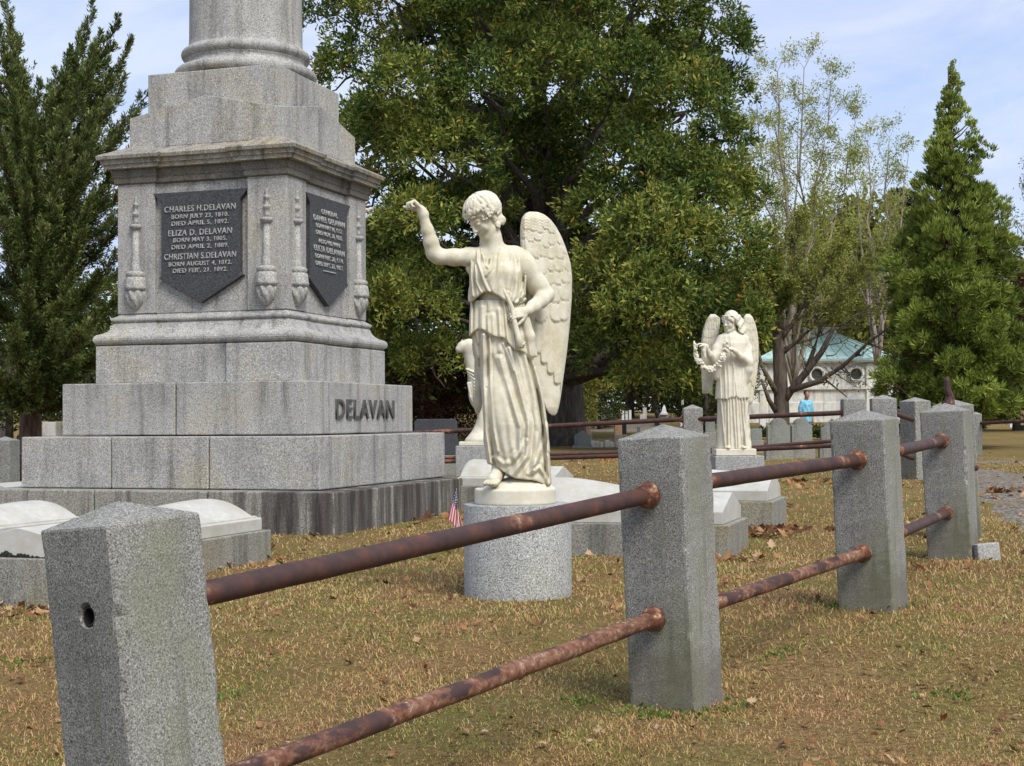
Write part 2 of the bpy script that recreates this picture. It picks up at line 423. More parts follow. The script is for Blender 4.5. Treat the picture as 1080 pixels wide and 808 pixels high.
def loft(V, tab, disp=None, lo=None, hi=None, hem=None, top=None, k=.008, power=2., box=None):
    """tab rows (z, cx, cy, rx, ry); disp(X,Z,theta) adds folds; hem(X) lower limit"""
    def fn(X, Y, Z):
        zz = Z.ravel(); sh = (1, 1, len(zz))
        cx, cy, rx, ry = [interp(zz, tab, i).reshape(sh) for i in (1, 2, 3, 4)]
        dx = (X - cx) / rx; dy = (Y - cy) / ry
        m = np.minimum(rx, ry)
        d = ((np.abs(dx)**power + np.abs(dy)**power) ** (1/power) - 1) * m * 1.0
        if disp is not None:
            th = np.arctan2(dy, dx)
            d = d - disp(np.broadcast_to(X, d.shape), np.broadcast_to(Z, d.shape), th, dy)
        if hem is not None:
            e = hem(X, dy) - Z; kk = .014; hh = np.clip(.5 - .5*(d - e)/kk, 0, 1); d = d*(1-hh) + e*hh + kk*hh*(1-hh)
        else: d = np.maximum(d, tab[0][0] - Z)
        return np.maximum(d, Z - (top if top is not None else tab[-1][0]))
    z0, z1 = tab[0][0], tab[-1][0]
    xs = [t[1] - t[3] for t in tab] + [t[1] + t[3] for t in tab]; ys = [t[2] - t[4] for t in tab] + [t[2] + t[4] for t in tab]
    V.apply(fn, (min(xs) - .05, min(ys) - .05, z0 - .02), (max(xs) + .05, max(ys) + .05, z1 + .02), k)
def strokes(S):
    """S list of (polyline (x,z), width, height)"""
    def f(X, Z, th, dy):
        o = 0
        for P, w, h in S:
            d = polydist(X[:, :1, :], Z[:, :1, :], P) / w
            o = o + h * 1.1 * np.exp(-d**1.6 * 1.1) - .5 * h * np.exp(-(d - 1.7)**2 * 2.0)
        return o
    return f
def wing(name, mat, parent, outline, place, thick=.035, rows=6, seed=1, nu=90, nv=230, relief=1.):
    """outline: list (v, u_inner, u_outer) from bottom to top in metres; place(u, t, v)->xyz"""
    r = np.random.default_rng(seed)
    vs = np.array([o[0] for o in outline]); v0, v1 = vs[0], vs[-1]
    tt = (1 - np.cos(np.linspace(0, math.pi, nv))) / 2; vv = v0 + (v1 - v0) * tt
    uL = np.interp(vv, vs, [o[1] for o in outline]); uR = np.interp(vv, vs, [o[2] for o in outline])
    ker = np.hanning(9); ker /= ker.sum()
    for a in (uL, uR): a[4:-4] = np.convolve(a, ker, 'valid')
    s = (1 - np.cos(np.linspace(0, math.pi, nu))) / 2
    U = uL[:, None] + (uR - uL)[:, None] * s[None]; Vv = np.repeat(vv[:, None], nu, 1)
    H = v1 - v0; W = (uR - uL).max()
    hgt = np.zeros_like(U)
    def feather(uc, vt, w, L, up):
        nonlocal hgt
        du = (U - uc) / (w / 2); rr = w * .55
        tip = np.where(np.abs(du) < 1, vt + rr * (1 - np.sqrt(np.clip(1 - du**2, 0, 1))), 9)
        ins = (np.abs(du) < 1) & (Vv > tip) & (Vv < vt + L)
        e = np.clip((Vv - tip) / (.012), 0, 1)
        hh = up * np.sqrt(e) * (1 - .75 * np.clip((Vv - vt) / L, 0, 1)) * (1 - .35 * du**2) + .0012 * np.sin((Vv - vt) * 330 + np.abs(du) * 6)
        hgt = np.where(ins, hh, hgt)
    ncol = 8
    for i in range(ncol + 1):          # long primaries
        uc = uL.min() + (i + .5) / ncol * W * 1.05
        feather(uc, v0 + H * (.0 + .05 * (ncol - i)) + (0), W / ncol * 1.12, H * .75, .012)
    for rrow in range(rows):
        f = rrow / (rows - 1); vt = v0 + H * (.50 + .44 * f ** .85); w = W * (.27 - .11 * f)
        n = int(math.ceil(W * 1.15 / (w * .8)))
        for i in range(n):
            uc = uL.min() + (i + (.5 if rrow % 2 else 0)) * w * .8 + r.normal() * .006
            feather(uc, vt - .05 * H * math.cos((i / max(1, n - 1) - .45) * 2.4) + r.normal() * .008, w * (1 + .08 * r.normal()), H * .24, (.018 - .006 * f))
    edge = np.clip(np.minimum(s, 1 - s)[None] * 9, 0, 1) ** .5 * np.clip(np.minimum(tt, 1 - tt)[:, None] * 25, 0, 1) ** .5
    rim = np.exp(-((1 - s[None]) * W / .018) ** 2) * .006 * (Vv > v0 + H * .45)
    T = thick / 2 * edge * (1 + .35 * np.clip((Vv - v0) / H, 0, 1))
    verts = []
    for sgn in (-1, 1):
        t = sgn * (T + (hgt * relief + rim) * edge)
        verts.append(np.stack(place(U, t, Vv), -1).reshape(-1, 3))
    n = nu * nv
    ii = (np.arange(nv - 1)[:, None] * nu + np.arange(nu - 1)[None]).ravel()
    F1 = np.stack([ii, ii + 1, ii + nu + 1, ii + nu], 1); F2 = F1[:, ::-1] + n
    rim_f = []
    b = list(range(nu)) + [nu*k + nu - 1 for k in range(1, nv)] + [nu*(nv-1) + k for k in range(nu - 2, -1, -1)] + [nu*k for k in range(nv - 2, 0, -1)]
    for a, c in zip(b, b[1:] + b[:1]): rim_f.append((c, a, a + n, c + n))
    me = np_mesh(name, np.concatenate(verts), np.concatenate([F1, F2, np.array(rim_f)]))
    return link(name, me, mat, parent, True)

# ------------------------------------------------------------------ monument
PSI = R(18.19)
mon = empty('granite_monument', (-3.007, 16.73, 0), -PSI, 'tall stepped grey granite column monument with carved black memorial plaques', 'monument')
zz = lambda v: v + EZ
def course(name, h, z0, z1, cuts_front=(), cuts_right=(), mat='mon', gap=.007, bev=.012):
    """a square course of dressed blocks round a dark core, joints cut where the stones meet"""
    mb = MB(); d = .5
    fx = [-h] + [-h + 2*h*c for c in cuts_front] + [h]; ry = [-h] + [-h + 2*h*c for c in cuts_right] + [h]
    for i, (a, b) in enumerate(zip(fx[:-1], fx[1:])):
        for sy in (-1, 1):
            y0, y1 = (-h, -h + d) if sy < 0 else (h - d, h)
            mb.box((a + (gap if i else 0), y0, z0), (b - (gap if i < len(fx) - 2 else 0), y1, z1))
    for i, (a, b) in enumerate(zip(ry[:-1], ry[1:])):
        a2 = a if i else -h + d + .002; b2 = b if i < len(ry) - 2 else h - d - .002
        for sx in (-1, 1):
            x0, x1 = (-h, -h + d) if sx < 0 else (h - d, h)
            mb.box((x0, a2 + (gap if i else 0), z0), (x1, b2 - (gap if i < len(ry) - 2 else 0), z1))
    o = mb.build(name, M[mat], mon, bevel=bev)
    c = MB(); c.box((-h + .03, -h + .03, z0 + .001), (h - .03, h - .03, z1 - .002)); c.build('core_stone', M['joint'], o)
    return o
course('base_course', 2.028, -.25, zz(-.69), (.34, .66), (.5,), 'base')
course('lower_step', 1.736, zz(-.683), zz(-.150), (.316, .645), (.45, .78))
course('upper_step', 1.439, zz(-.138), zz(.412), (.48,), ())
def sq(h, br=.045, cc=.397, z=0.):
    """square outline with the corner thirds standing proud"""
    c = cc; q = h - br
    pts = []
    for k in range(4):
        a = math.pi/2 * k; ca, sa = round(math.cos(a)), round(math.sin(a))
        for x, y in ((-c, -q), (c, -q), (c, -h), (h, -h), (h, -c), (q, -c)):
            pts.append((x*ca - y*sa, x*sa + y*ca, z))
    # order: start at bottom recess and go counter-clockwise; drop the repeated points
    out = []
    for k in range(4):
        seg = pts[6*k:6*k+6]
        out += [seg[0], seg[1], seg[2], seg[3], seg[4]]
        out.append(seg[5])
    res = []
    for p in out:
        if not res or (Vector(p) - Vector(res[-1])).length > 1e-5: res.append(p)
    if (Vector(res[0]) - Vector(res[-1])).length < 1e-5: res.pop()
    return res
def moulding(name, prof, br=.045, third=None, mat='mon', bevel=.004):
    mb = MB(); mb.rings([sq(h, br, max(.25, .563 - (h - 1.023)), zz(z)) for h, z in prof], True)
    return mb.build(name, M[mat], mon, bevel=bevel)
moulding('plinth_block', [(1.189, .420), (1.189, .812), (1.178, .826)])
arc = lambda hc, zc, r, a0, a1, n=7: [(hc + r*math.cos(R(a0 + (a1-a0)*i/n)), zc + r*math.sin(R(a0 + (a1-a0)*i/n))) for i in range(n + 1)]
moulding('base_moulding', [(1.16, .830)] + arc(1.155, .892, .060, -80, 85) + [(1.135, .962), (1.10, .985), (1.075, 1.02), (1.06, 1.06), (1.045, 1.082)] + arc(1.045, 1.112, .028, -80, 80, 5) + [(1.03, 1.150), (1.0, 1.180)], .045, .30, 'mon', 0)
# die with corner pilasters
moulding('die', [(1.023, 1.178), (1.023, 2.590)], .055, .225)
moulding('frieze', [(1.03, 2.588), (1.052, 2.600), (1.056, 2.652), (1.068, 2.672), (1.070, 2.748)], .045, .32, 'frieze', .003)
moulding('cornice', [(1.03, 2.7485), (1.130, 2.752), (1.135, 2.795), (1.155, 2.800), (1.158, 2.842), (1.188, 2.850), (1.196, 2.888), (1.176, 2.905), (1.0, 2.985), (.94, 3.02)], .045, .32, 'mon_dark', .003)
def gabled():
    h, z0, z1, zc = .932, zz(3.0), zz(3.335), zz(3.525)
    mb = MB()
    vs = [(-h,-h,z0),(h,-h,z0),(h,h,z0),(-h,h,z0),(-h,-h,z1),(h,-h,z1),(h,h,z1),(-h,h,z1),(0,-h,zc),(h,0,zc),(0,h,zc),(-h,0,zc),(0,0,zc+.001)]
    fs = [(3,2,1,0),(0,1,5,8,4),(1,2,6,9,5),(2,3,7,10,6),(3,0,4,11,7)]
    for m, a, b in ((8,4,11),(8,5,9),(9,6,10),(10,7,11)): pass
    fs += [(4,8,12),(8,5,12),(5,9,12),(9,6,12),(6,10,12),(10,7,12),(7,11,12),(11,4,12)]
    mb.add(vs, fs); return mb.build('gabled_cap', M['mon'], mon, bevel=.006)
gabled()
mb = MB(); mb.box((-.79, -.79, zz(3.36)), (.79, .79, zz(3.838))); mb.build('column_plinth', M['mon'], mon, bevel=.01)
col = [(.70, 3.84)] + arc(.735, 3.915, .065, -75, 80, 8) + [(.725, 3.985), (.69, 4.0), (.675, 4.03), (.675, 4.06), (.69, 4.075)] + arc(.668, 4.138, .058, -80, 80, 8) + [(.655, 4.205), (.645, 4.225), (.637, 4.30), (.632, 4.9), (.60, 9.5), (.62, 9.52)] + arc(.62, 9.58, .05, -80, 80, 5) + [(.66, 9.66), (.78, 9.9), (.80, 10.05)]
mb = MB(); mb.lathe([(r, zz(z)) for r, z in col], 96); o = mb.build('column', M['mon'], mon, True)
o.data.shade_smooth()
# plaques with raised lettering
FONT = None
def text_mesh(s, size, ext, off=0., spc=1.):
    cu = bpy.data.curves.new('t', 'FONT'); cu.body = s; cu.size = size; cu.extrude = ext; cu.offset = off; cu.space_character = spc; cu.align_x = 'CENTER'; cu.align_y = 'CENTER'
    cu.resolution_u = 3
    o = bpy.data.objects.new('t', cu); COL.objects.link(o)
    bpy.context.view_layer.update()
    me = bpy.data.meshes.new_from_object(o.evaluated_get(bpy.context.evaluated_depsgraph_get()))
    bpy.data.objects.remove(o); bpy.data.curves.remove(cu)
    me.materials.clear(); return me
def face_m(side, u, z, out):
    """matrix that stands a drawing (x right, y up, z out) on the front or right face"""
    if side == 'front': X, O, p = Vector((1,0,0)), Vector((0,-1,0)), Vector((u, -out, z))
    else: X, O, p = Vector((0,1,0)), Vector((1,0,0)), Vector((out, u, z))
    m = Matrix(((X[0],0,O[0],p[0]),(X[1],0,O[1],p[1]),(X[2],1,O[2],p[2]),(0,0,0,1))); return m
letters_light = plain('cut_letter_white', (.33,.33,.315), .8, .4, 40)
letters_mid = plain('raised_letter_face', (.15,.145,.14), .8, .3, 60)
def plaque(side, lines):
    w, b = .575, .475
    H = 1.412; zt = zz(2.59) - .082*H; z1 = zz(2.59) - .165*H; z2 = zz(2.59) - .735*H; zp = zz(2.59) - .935*H
    out2 = [(-w, zt), (w, zt), (b, z1), (b + .0, z2 + .03), (b + .035, z2), (0, zp), (-b - .035, z2), (-b, z2 + .03), (-b, z1)]
    mb = MB(); n = len(out2)
    f = [(x, y, .062) for x, y in out2]; k = [(x, y, -.01) for x, y in out2]
    Mx = face_m(side, 0, 0, .968)
    mb.add(f + k, [tuple(reversed(range(n)))[::-1]] + [(i, i+n, (i+1) % n + n, (i+1) % n) for i in range(n)], Mx)
    o = mb.build('plaque', M['plaque'], mon, bevel=.004)
    tag(o, 'dark granite shield shaped memorial plaque with raised names and dates on the %s face' % ('left hand' if side == 'front' else 'right hand'))
    for s, y, size, sx in lines:
        me = text_mesh(s, size, .006, .0006, 1.12)
        t = link('inscription', me, letters_light, o)
        xs = [v.co.x for v in me.vertices]; ww = max(xs) - min(xs)
        t.matrix_local = face_m(side, 0, zz(2.59) - y*H, 1.034) @ Matrix.Diagonal((sx / ww, 1.05, 1, 1))
    return o
plaque('front', [('CHARLES H.DELAVAN', .215, .086, .86), ('BORN JULY 23, 1810.', .272, .062, .69), ('DIED APRIL 5, 1892.', .325, .062, .69),
  ('ELIZA D. DELAVAN', .398, .086, .77), ('BORN MAY 3, 1805.', .452, .062, .65), ('DIED APRIL 2, 1889.', .505, .062, .69),
  ('CHRISTIAN S.DELAVAN', .578, .086, .87), ('BORN AUGUST 4, 1812.', .635, .062, .76), ("DIED FEB'. 21. 1892.", .686, .062, .66)])
po = plaque('right', [('GENERAL', .20, .074, .42), ('DANIEL DELAVAN', .262, .084, .80), ('BORN MAY 16, 1757.', .318, .062, .68), ('DIED NOV. 30, 1835.', .372, .062, .68),
  ('ALSO HIS WIFE', .435, .062, .56), ('ELIZA DELAVAN', .495, .084, .78), ('BORN FEB\'. 20, 1774.', .556, .062, .72), ('DIED SEPT. 23, 1857.', .612, .062, .70)])
mb = MB(); mb.box((-.16, -.006, 0), (.16, .006, .01)); o = mb.build('inscription', letters_light, po); o.matrix_local = face_m('right', 0, zz(2.59) - .66*1.412, 1.03)
# family name in tall raised letters
me = text_mesh('DELAVAN', .29, .010, .003, 1.14); vs_ = [v.co.copy() for v in me.vertices]
x0, x1 = min(v.x for v in vs_), max(v.x for v in vs_); y0, y1 = min(v.y for v in vs_), max(v.y for v in vs_)
o = link('family_name', me, M['letter'], mon)
tag(o, 'raised dark block letters reading DELAVAN')
o.matrix_local = face_m('right', .05, zz(.125), 1.4395 + .0105) @ Matrix.Diagonal((1.57/(x1 - x0), .212/(y1 - y0), 1, 1)) @ Matrix.Translation((-(x0+x1)/2, -(y0+y1)/2, 0))
# inverted torches carved on the pilasters
def torch():
    mb = MB()
    mb.lathe([(.0,1.26),(.012,1.255),(.020,1.235),(.014,1.21),(.014,1.19),(.032,1.175),(.034,1.155),(.014,1.14),(.016,1.09),(.036,1.075),(.036,1.05),(.018,1.035),(.026,.99),(.034,.95)], 20)
    mb.lathe([(.03,.955),(.068,.940),(.070,.915),(.045,.895),(.034,.88)], 24)
    mb.lathe([(.034,.882),(.040,.60),(.052,.455),(.058,.43)], 24)
    mb.lathe([(.06,.440),(.10,.425),(.112,.405),(.100,.38),(.096,.372)], 32)
    mb.lathe([(.085,.376),(.108,.365),(.110,.33),(.112,.28),(.122,.26),(.110,.232),(.09,.225)], 64, None, lambda z, a: .07*abs(math.sin(a*4)) if z < .34 else .02*abs(math.sin(a*4)))
    pr = [(.095,.235),(.106,.20),(.104,.16),(.092,.115),(.066,.07),(.036,.035),(.018,.02),(.0,.016)]
    mb.lathe(pr, 64, None, lambda z, a: .13*math.sin(a*7 + z*34)*(1 - math.exp(-max(0, .235 - z)*60)))
    me = bpy.data.meshes.new('torch'); me.from_pydata([tuple(v) for v in mb.v], [], mb.f); me.update(); me.shade_smooth()
    me.materials.append(M['mon']); return me
tme = torch(); pc = 1.023 - .225*1.023
for (x, y) in ((-pc, -1.028), (pc, -1.028), (1.028, -pc), (1.028, pc)):
    o = link('carved_torch', tme, None, mon, loc=(x, y, zz(1.2)))

# ------------------------------------------------------------------ granite fence
W0 = .305
def post_mesh(H, w, hole=None, seed=0):
    mb = MB(); h = w/2; e = .008; r = random.Random(seed)
    rows = 46; rr = []; chip = [[0.]*(rows + 1) for _ in range(4)]
    for k in range(4):
        for i in range(rows + 1):
            chip[k][i] = abs(r.gauss(0, .0012)) + (r.uniform(.003, .007) if r.random() < .09 else 0)
    for i in range(rows + 1):
        z = -.35 + (H + .35) * i / rows; j = lambda: r.uniform(-.0016, .0016)
        ring = []
        for k in range(4):
            a = [(-h,-h),(h,-h),(h,h),(-h,h)][k]; b = [(-h,-h),(h,-h),(h,h),(-h,h)][(k+1) % 4]
            d = ((b[0]-a[0])/w, (b[1]-a[1])/w)
            for t, cn in ((e, chip[k][i]), (e + .012, 0), (w*.5, 0), (w-e-.012, 0), (w-e, chip[(k+1) % 4][i])):
                px_, py_ = a[0]+d[0]*t, a[1]+d[1]*t; q_ = 1 - cn/(w*.5)
                ring.append((px_*q_ + j()*.5, py_*q_ + j()*.5, z))
        rr.append(ring)
    top = [((x)*.985, (y)*.985, H + .006) for x, y, z in rr[-1]]
    rr.append(top)
    n = len(top); mb.rings(rr, False)
    b0 = len(mb.v) - n; apex = len(mb.v); mb.v.append(Vector((0, 0, H + .062)))
    for i in range(n): mb.f.append((b0 + i, b0 + (i+1) % n, apex))
    mb.f.append(tuple(reversed(range(n))))
    me = bpy.data.meshes.new('post'); me.from_pydata([tuple(v) for v in mb.v], [], mb.f); me.update()
    return me
def post(px, py, D, phi, lean_l, label, H=None, w=W0, cornered=True, mat='post', seed=0, z0=None, leanaway=0.):
    """px,py,D: near top corner under the cap"""
    c = pt(px, py, D); a = Vector((math.sin(R(phi)), math.cos(R(phi)), 0)); b = Vector((math.cos(R(phi)), -math.sin(R(phi)), 0))
    ctr = c + (a - b) * (w/2) if cornered else c + Vector((0, w/2, 0))
    lean = R(lean_l); gz = z0 if z0 is not None else g(ctr.x, ctr.y)
    Hh = (c.z - gz)
    base = Vector((ctr.x + math.sin(lean) * Hh, ctr.y, gz))
    me_ = post_mesh(Hh, w, seed=seed); me_.shade_smooth() if False else None; o = link('fence_post', me_, M[mat])
    o.matrix_world = Matrix.Translation(base) @ Matrix.Rotation(-lean, 4, 'Y') @ Matrix.Rotation(R(leanaway), 4, 'X') @ Matrix.Rotation(-R(phi), 4, 'Z')
    tag(o, label, 'fence post', 'granite posts of the plot fence')
    return o, base
P1, b1 = post(113.5, 556, 3.79, 39, 5.9, 'nearest square granite post, leaning, with an empty rail hole in its side', seed=1)
P2, b2 = post(719, 463, 6.12, 31, 2.3, 'second granite post from the left, just in front of the white marble slabs', seed=2)
P3, b3 = post(932, 443.6, 7.95, 30, 2.2, 'third granite post from the left, standing in front of the copper roofed tomb', seed=3)
P4, b4 = post(1016.5, 434, 10.3, 27, 2.3, 'granite post with a small pale stone slab lying at its foot', seed=4)
P5, b5 = post(1027, 428, 12.1, 14, 2.8, 'granite corner post close behind another, topped by a rusty iron spike', w=.33, seed=5)
P6, b6 = post(965, 423.5, 20.6, 60, .8, 'granite post with two dark rail holes near the path', w=.31, mat='post_far', seed=6)
P7, b7 = post(934.5, 421, 19.6, 8, 0, 'short granite post in front of the tomb with the flared rusty rail end', cornered=False, w=.325, mat='post_far', seed=7)
P8, b8 = post(902.5, 421.5, 20.8, 4, 0, 'granite post in front of the tomb beside the blue shirted man', cornered=False, w=.318, mat='post_far', seed=8)
P9, b9 = post(731.5, 431, 21.8, 3, .2, 'granite post of the far fence line just beside the garland angel', cornered=False, w=.285, mat='post_far', seed=9)
P10, b10 = post(2, 465, 21.5, 12, .2, 'greenish granite post behind the monument at the picture edge', cornered=False, w=.30, mat='post_far', seed=10)
P11, b11 = post(1030.5, 437, 36, 5, 0, 'small distant granite post carrying a thin dark rail by the path', cornered=False, w=.25, mat='post_far', seed=11)
# the empty socket in the nearest post
def cut_hole(o, world, direction, r, depth):
    d = Vector(direction).normalized()
    mb = MB(); mb.lathe([(r, -.15), (r*1.02, -.02), (r*1.2, -.0), (r*1.2,.1)] [::1], 24)
    q = d.to_track_quat('Z', 'Y').to_matrix().to_4x4()
    mb2 = MB(); rr = random.Random(3)
    mb2.rings([[(r*k*(1+rr.uniform(-.14,.14))*math.cos(a), r*k*1.1*(1+rr.uniform(-.14,.14))*math.sin(a), z) for a in [2*math.pi*j/20 for j in range(20)]] for k, z in ((.85, -depth), (.9, -.04), (1.02, -.022), (1.35, -.006), (1.75, .003), (2.2, .05))])
    me = bpy.data.meshes.new('c'); me.from_pydata([tuple(Matrix.Translation(world) @ q @ v) for v in mb2.v], [], mb2.f); me.update()
    c = bpy.data.objects.new('c', me); COL.objects.link(c)
    m = o.modifiers.new('cut', 'BOOLEAN'); m.operation = 'DIFFERENCE'; m.object = c; m.solver = 'EXACT'
    bpy.context.view_layer.update()
    nm = bpy.data.meshes.new_from_object(o.evaluated_get(bpy.context.evaluated_depsgraph_get()))
    o.modifiers.clear(); o.data = nm; bpy.data.objects.remove(c)
ch = pt(86.5, 651, 3.86)
cut_hole(P1, ch, (-math.sin(R(39)), -math.cos(R(39)), 0), .029, .12)
socket_mat = plain('dark_socket_sleeve', (.018,.017,.016), .5)  # near-black sleeve lining the rail hole
q = (Vector((-math.sin(R(39)), -math.cos(R(39)), 0))).to_track_quat('Z', 'Y').to_matrix().to_4x4()
mb = MB()
mb.rings([[(r*math.cos(a), r*1.05*math.sin(a), z) for a in [2*math.pi*j/24 for j in range(24)]] for r, z in ((.0245, -.004),(.0255,-.10),(.021, -.10),(.0205,-.004))], False)
mb.rings([[(r*math.cos(a), r*1.05*math.sin(a), z) for a in [2*math.pi*j/24 for j in range(24)]] for r, z in ((.0205,-.004),(.0245, -.004))], False)
o = mb.build('rail_socket', socket_mat); o.matrix_world = Matrix.Translation(ch + Vector((math.sin(R(39)), math.cos(R(39)), 0))*.018) @ q
bpy.context.view_layer.update(); mw = o.matrix_world.copy(); o.parent = P1; o.matrix_parent_inverse = P1.matrix_world.inverted()
def rail(p, q, r, label, collars=((1, 1.0),), group='rusty iron rails of the plot fence', ext0=.10, ext1=.10, cs=1., seed=0, sag=0., mat='rust'):
    d = (q - p).normalized(); L = (q - p).length
    r = r*.83
    root = empty('fence_rail', p, 0, label, 'rail', group)
    X = d.to_track_quat('Z', 'Y').to_matrix().to_4x4(); root.matrix_world = Matrix.Translation(p) @ X
    rn = random.Random(seed); mb = MB()
    pts = []; k = max(6, int(L / .12))
    for i in range(k + 1):
        t = -ext0 + (L + ext0 + ext1) * i / k
        pts.append((rn.uniform(-.0012, .0012), rn.uniform(-.0012, .0012) , t))
    mb.rings([[(x + r*math.cos(a), y + r*math.sin(a), z) for a in [2*math.pi*j/28 for j in range(28)]] for x, y, z in pts])
    mb.build('pipe', M[mat], root, True)
    for end, s in collars:
        z = L if end else 0.; sg = -1 if end else 1
        c = MB(); prof = [(r*1.01, .062), (r*1.10, .058), (r*1.20, .048), (r*1.34, .036), (r*1.50, .026), (r*1.56, .012), (r*1.54, -.004), (r*1.0, -.008)]
        c.rings([[(rad*cs*math.cos(a)*(1+.015*math.sin(a*3+seed)), rad*cs*math.sin(a), z + sg*zz_*s) for a in [2*math.pi*j/28 for j in range(28)]] for rad, zz_ in (prof if sg < 0 else prof)])
        c.build('collar', M['collar'], root, True)
    return root
rail(pt(225, 624, 4.14), pt(684, 522, 6.20), .043, 'thick upper rusty rail from the leaning nearest post, crossing before the statue pedestal', seed=1, cs=1.0)
rail(pt(225, 826, 4.14), pt(690, 652.5, 6.195), .040, 'lower rusty rail with flaking paint running out through the bottom of the picture', seed=2, mat='rust_flaking')
rail(pt(753, 507, 6.56), pt(905, 485, 8.04), .042, 'upper rusty rail just before the white marble slabs, between the second and third posts', seed=3)
rail(pt(760, 634, 6.56), pt(910.5, 583.5, 8.03), .038, 'lower rusty rail over open grass between the second and third posts', seed=4, mat='rust_flaking')
rail(pt(948.6, 475, 8.42), pt(993, 465.3, 10.39), .042, 'short upper rusty rail ending at the post with the pale slab', seed=5)
rail(pt(952.7, 561, 8.42), pt(998.5, 541, 10.38), .038, 'short lower rusty rail ending at the post with the pale slab', seed=6)
rail(pt(1019, 492.8, 10.75), pt(1028.5, 492.4, 11.9), .026, 'stub of rusty rod between the two crowded corner posts', ext0=.05, ext1=.0, seed=7)
rail(pt(936, 433.5, 19.7), pt(960, 441.5, 20.5), .043, 'sagging rusty rail with a wide flange beside the tomb posts', collars=((0, 1.),), seed=8)
rail(pt(936, 473, 19.7), pt(960, 482, 20.5), .043, 'low rusty rail seen between the two foremost right hand posts', collars=(), seed=9)
rail(pt(741, 441.8, 21.8), pt(892, 435.3, 20.9), .043, 'dark upper rail of the far fence running behind the garland angel to the tomb post', seed=10)
rail(pt(741, 476.5, 21.8), pt(892, 469.5, 20.9), .038, 'dark lower rail of the far fence right of the garland angel', collars=(), seed=11)
rail(pt(480, 454.6, 23), pt(721, 442.2, 21.9), .043, 'long upper rusty rail of the far fence behind the big angel', collars=((1, 1.),), seed=12, ext0=3)
rail(pt(480, 486.5, 23), pt(721, 478.5, 21.9), .040, 'long lower rusty rail of the far fence behind the big angel', collars=(), seed=13, ext0=3)
rail(pt(480, 482.5, 24.5), pt(721, 475, 24.0), .034, 'thin darker rail just beyond the long lower rail of the far fence', collars=(), seed=14, ext0=3, ext1=1.2)
rail(pt(794, 472, 23.6), pt(874, 465.5, 23.2), .036, 'second thin dark rail beyond the lower rail right of the garland angel', collars=(), seed=15, ext0=.5, ext1=1)
rail(pt(8, 480, 21.8), pt(60, 479.5, 22.2), .04, 'dark rail peeping out beside the greenish post behind the monument', collars=(), seed=16)
rail(pt(1032, 446.5, 36.1), pt(1130, 442, 33), .05, 'thin dark rail with a whitish joint running off beyond the path', collars=(), seed=17)
mb = MB(); mb.tube([(0,0,0),(0.01,0,.06),(-.012,0,.12),(-.016,0,.19),(-.010,0,.22)], [.05,.034,.028,.022,.012], 8)
mb.box((-.055,-.02,-.025),(.02,.02,.02))
o = mb.build('rusty_spike', M['rust'], None, False, loc=tuple(pt(1001, 426, 11.9))); tag(o, 'rusty iron spike standing on the corner post', 'iron spike')
mb = MB(); mb.box((-.085,-.06,-.10),(.085,.06,.075)); c = pt(1039, 592, 10.35)
o = mb.build('stone_marker', granite('marker_granite', (.34,.34,.33), 90, .5, .3), None, bevel=.008, loc=(c.x, c.y, c.z + .05), rot=(R(-6), R(-4), R(12)))
tag(o, 'small pale rectangular stone block in the grass beside a granite post', 'stone block')

# ------------------------------------------------------------------ grave slabs
def grave_slab(p, ang, L, W, z0, hb, label, foot=.20, headh=.30, grime=False):
    """p: middle of the foot end on the ground; ang: direction foot->head; foot gable, head arch"""
    root = empty('grave_slab', (p[0], p[1], z0), ang, label, 'grave slab', 'white marble grave slabs round the monument')
    b = MB(); b.box((0, -W/2, -.25), (L, W/2, hb)); bo = b.build('granite_base', M['slabbase'], root, bevel=.008)
    # marble: ledge then arched body
    w = W/2 - .055; l0 = .05; l1 = L - .06; side = .095
    mb = MB()
    nx, ny = 34, 25; rings = []
    for i in range(nx + 1):
        s = i / nx; x = l0 + (l1 - l0) * s; row = [(x, -w, hb + .002), (x, -w, hb + side)]
        hs = max(0., min(1., (s - .30) / .62)); hs = hs*hs*(3 - 2*hs)
        if s > .94: hs *= 1 - ((s - .94) / .06) ** 2 * .22
        for j in range(ny + 1):
            t = -1 + 2*j/ny
            gable = (foot - side) * (1 - abs(t)) + .012
            tt = min(1., abs(t) / .86); arch = (headh - side) * math.sqrt(max(0., 1 - tt*tt)) if tt < 1 else 0.
            arch = (headh - side) * (1 - tt**2.1) ** 1.25 + .01
            row.append((x, t*(w - .012), hb + side + gable*(1 - hs) + arch*hs))
        row += [(x, w, hb + side), (x, w, hb + .002)]
        rings.append(row)
    mb.rings(rings, True)
    mo = mb.build('marble_lid', M['slab'], root, bevel=.004)
    # raised shoulder line along each long side of the arched part
    sh = MB()
    for sg in (-1, 1):
        sh.rings([[(x, sg*w*.93, hb + side - .01), (x, sg*w*.93, hb + side + .022), (x, sg*w*.86, hb + side + .028), (x, sg*w*.86, hb + side - .01)][::sg] for x in (l0 + (l1-l0)*.40, l1 - .02)])
    sh.build('shoulder_moulding', M['slab'], mo, bevel=.004)
    if grime:
        gm = MB(); rr = random.Random(5)
        hh_ = .022
        for i in range(160):
            y = -w + 2*w*i/160; hh_ = min(.045, max(.006, hh_ + rr.uniform(-.009, .009))); d_ = w*2/160
            gm.box((l0 - .006 - rr.random()*.004, y, hb + .003), (l0 - .001, y + d_, hb + hh_))
        gm.build('grime_line', M['slabgrime'], mo)
    return root
vdir = math.atan2(math.cos(PSI), math.sin(PSI))
ang_v = math.pi/2 - PSI                # away, to the right
ang_u = math.pi - PSI                  # leftwards and away
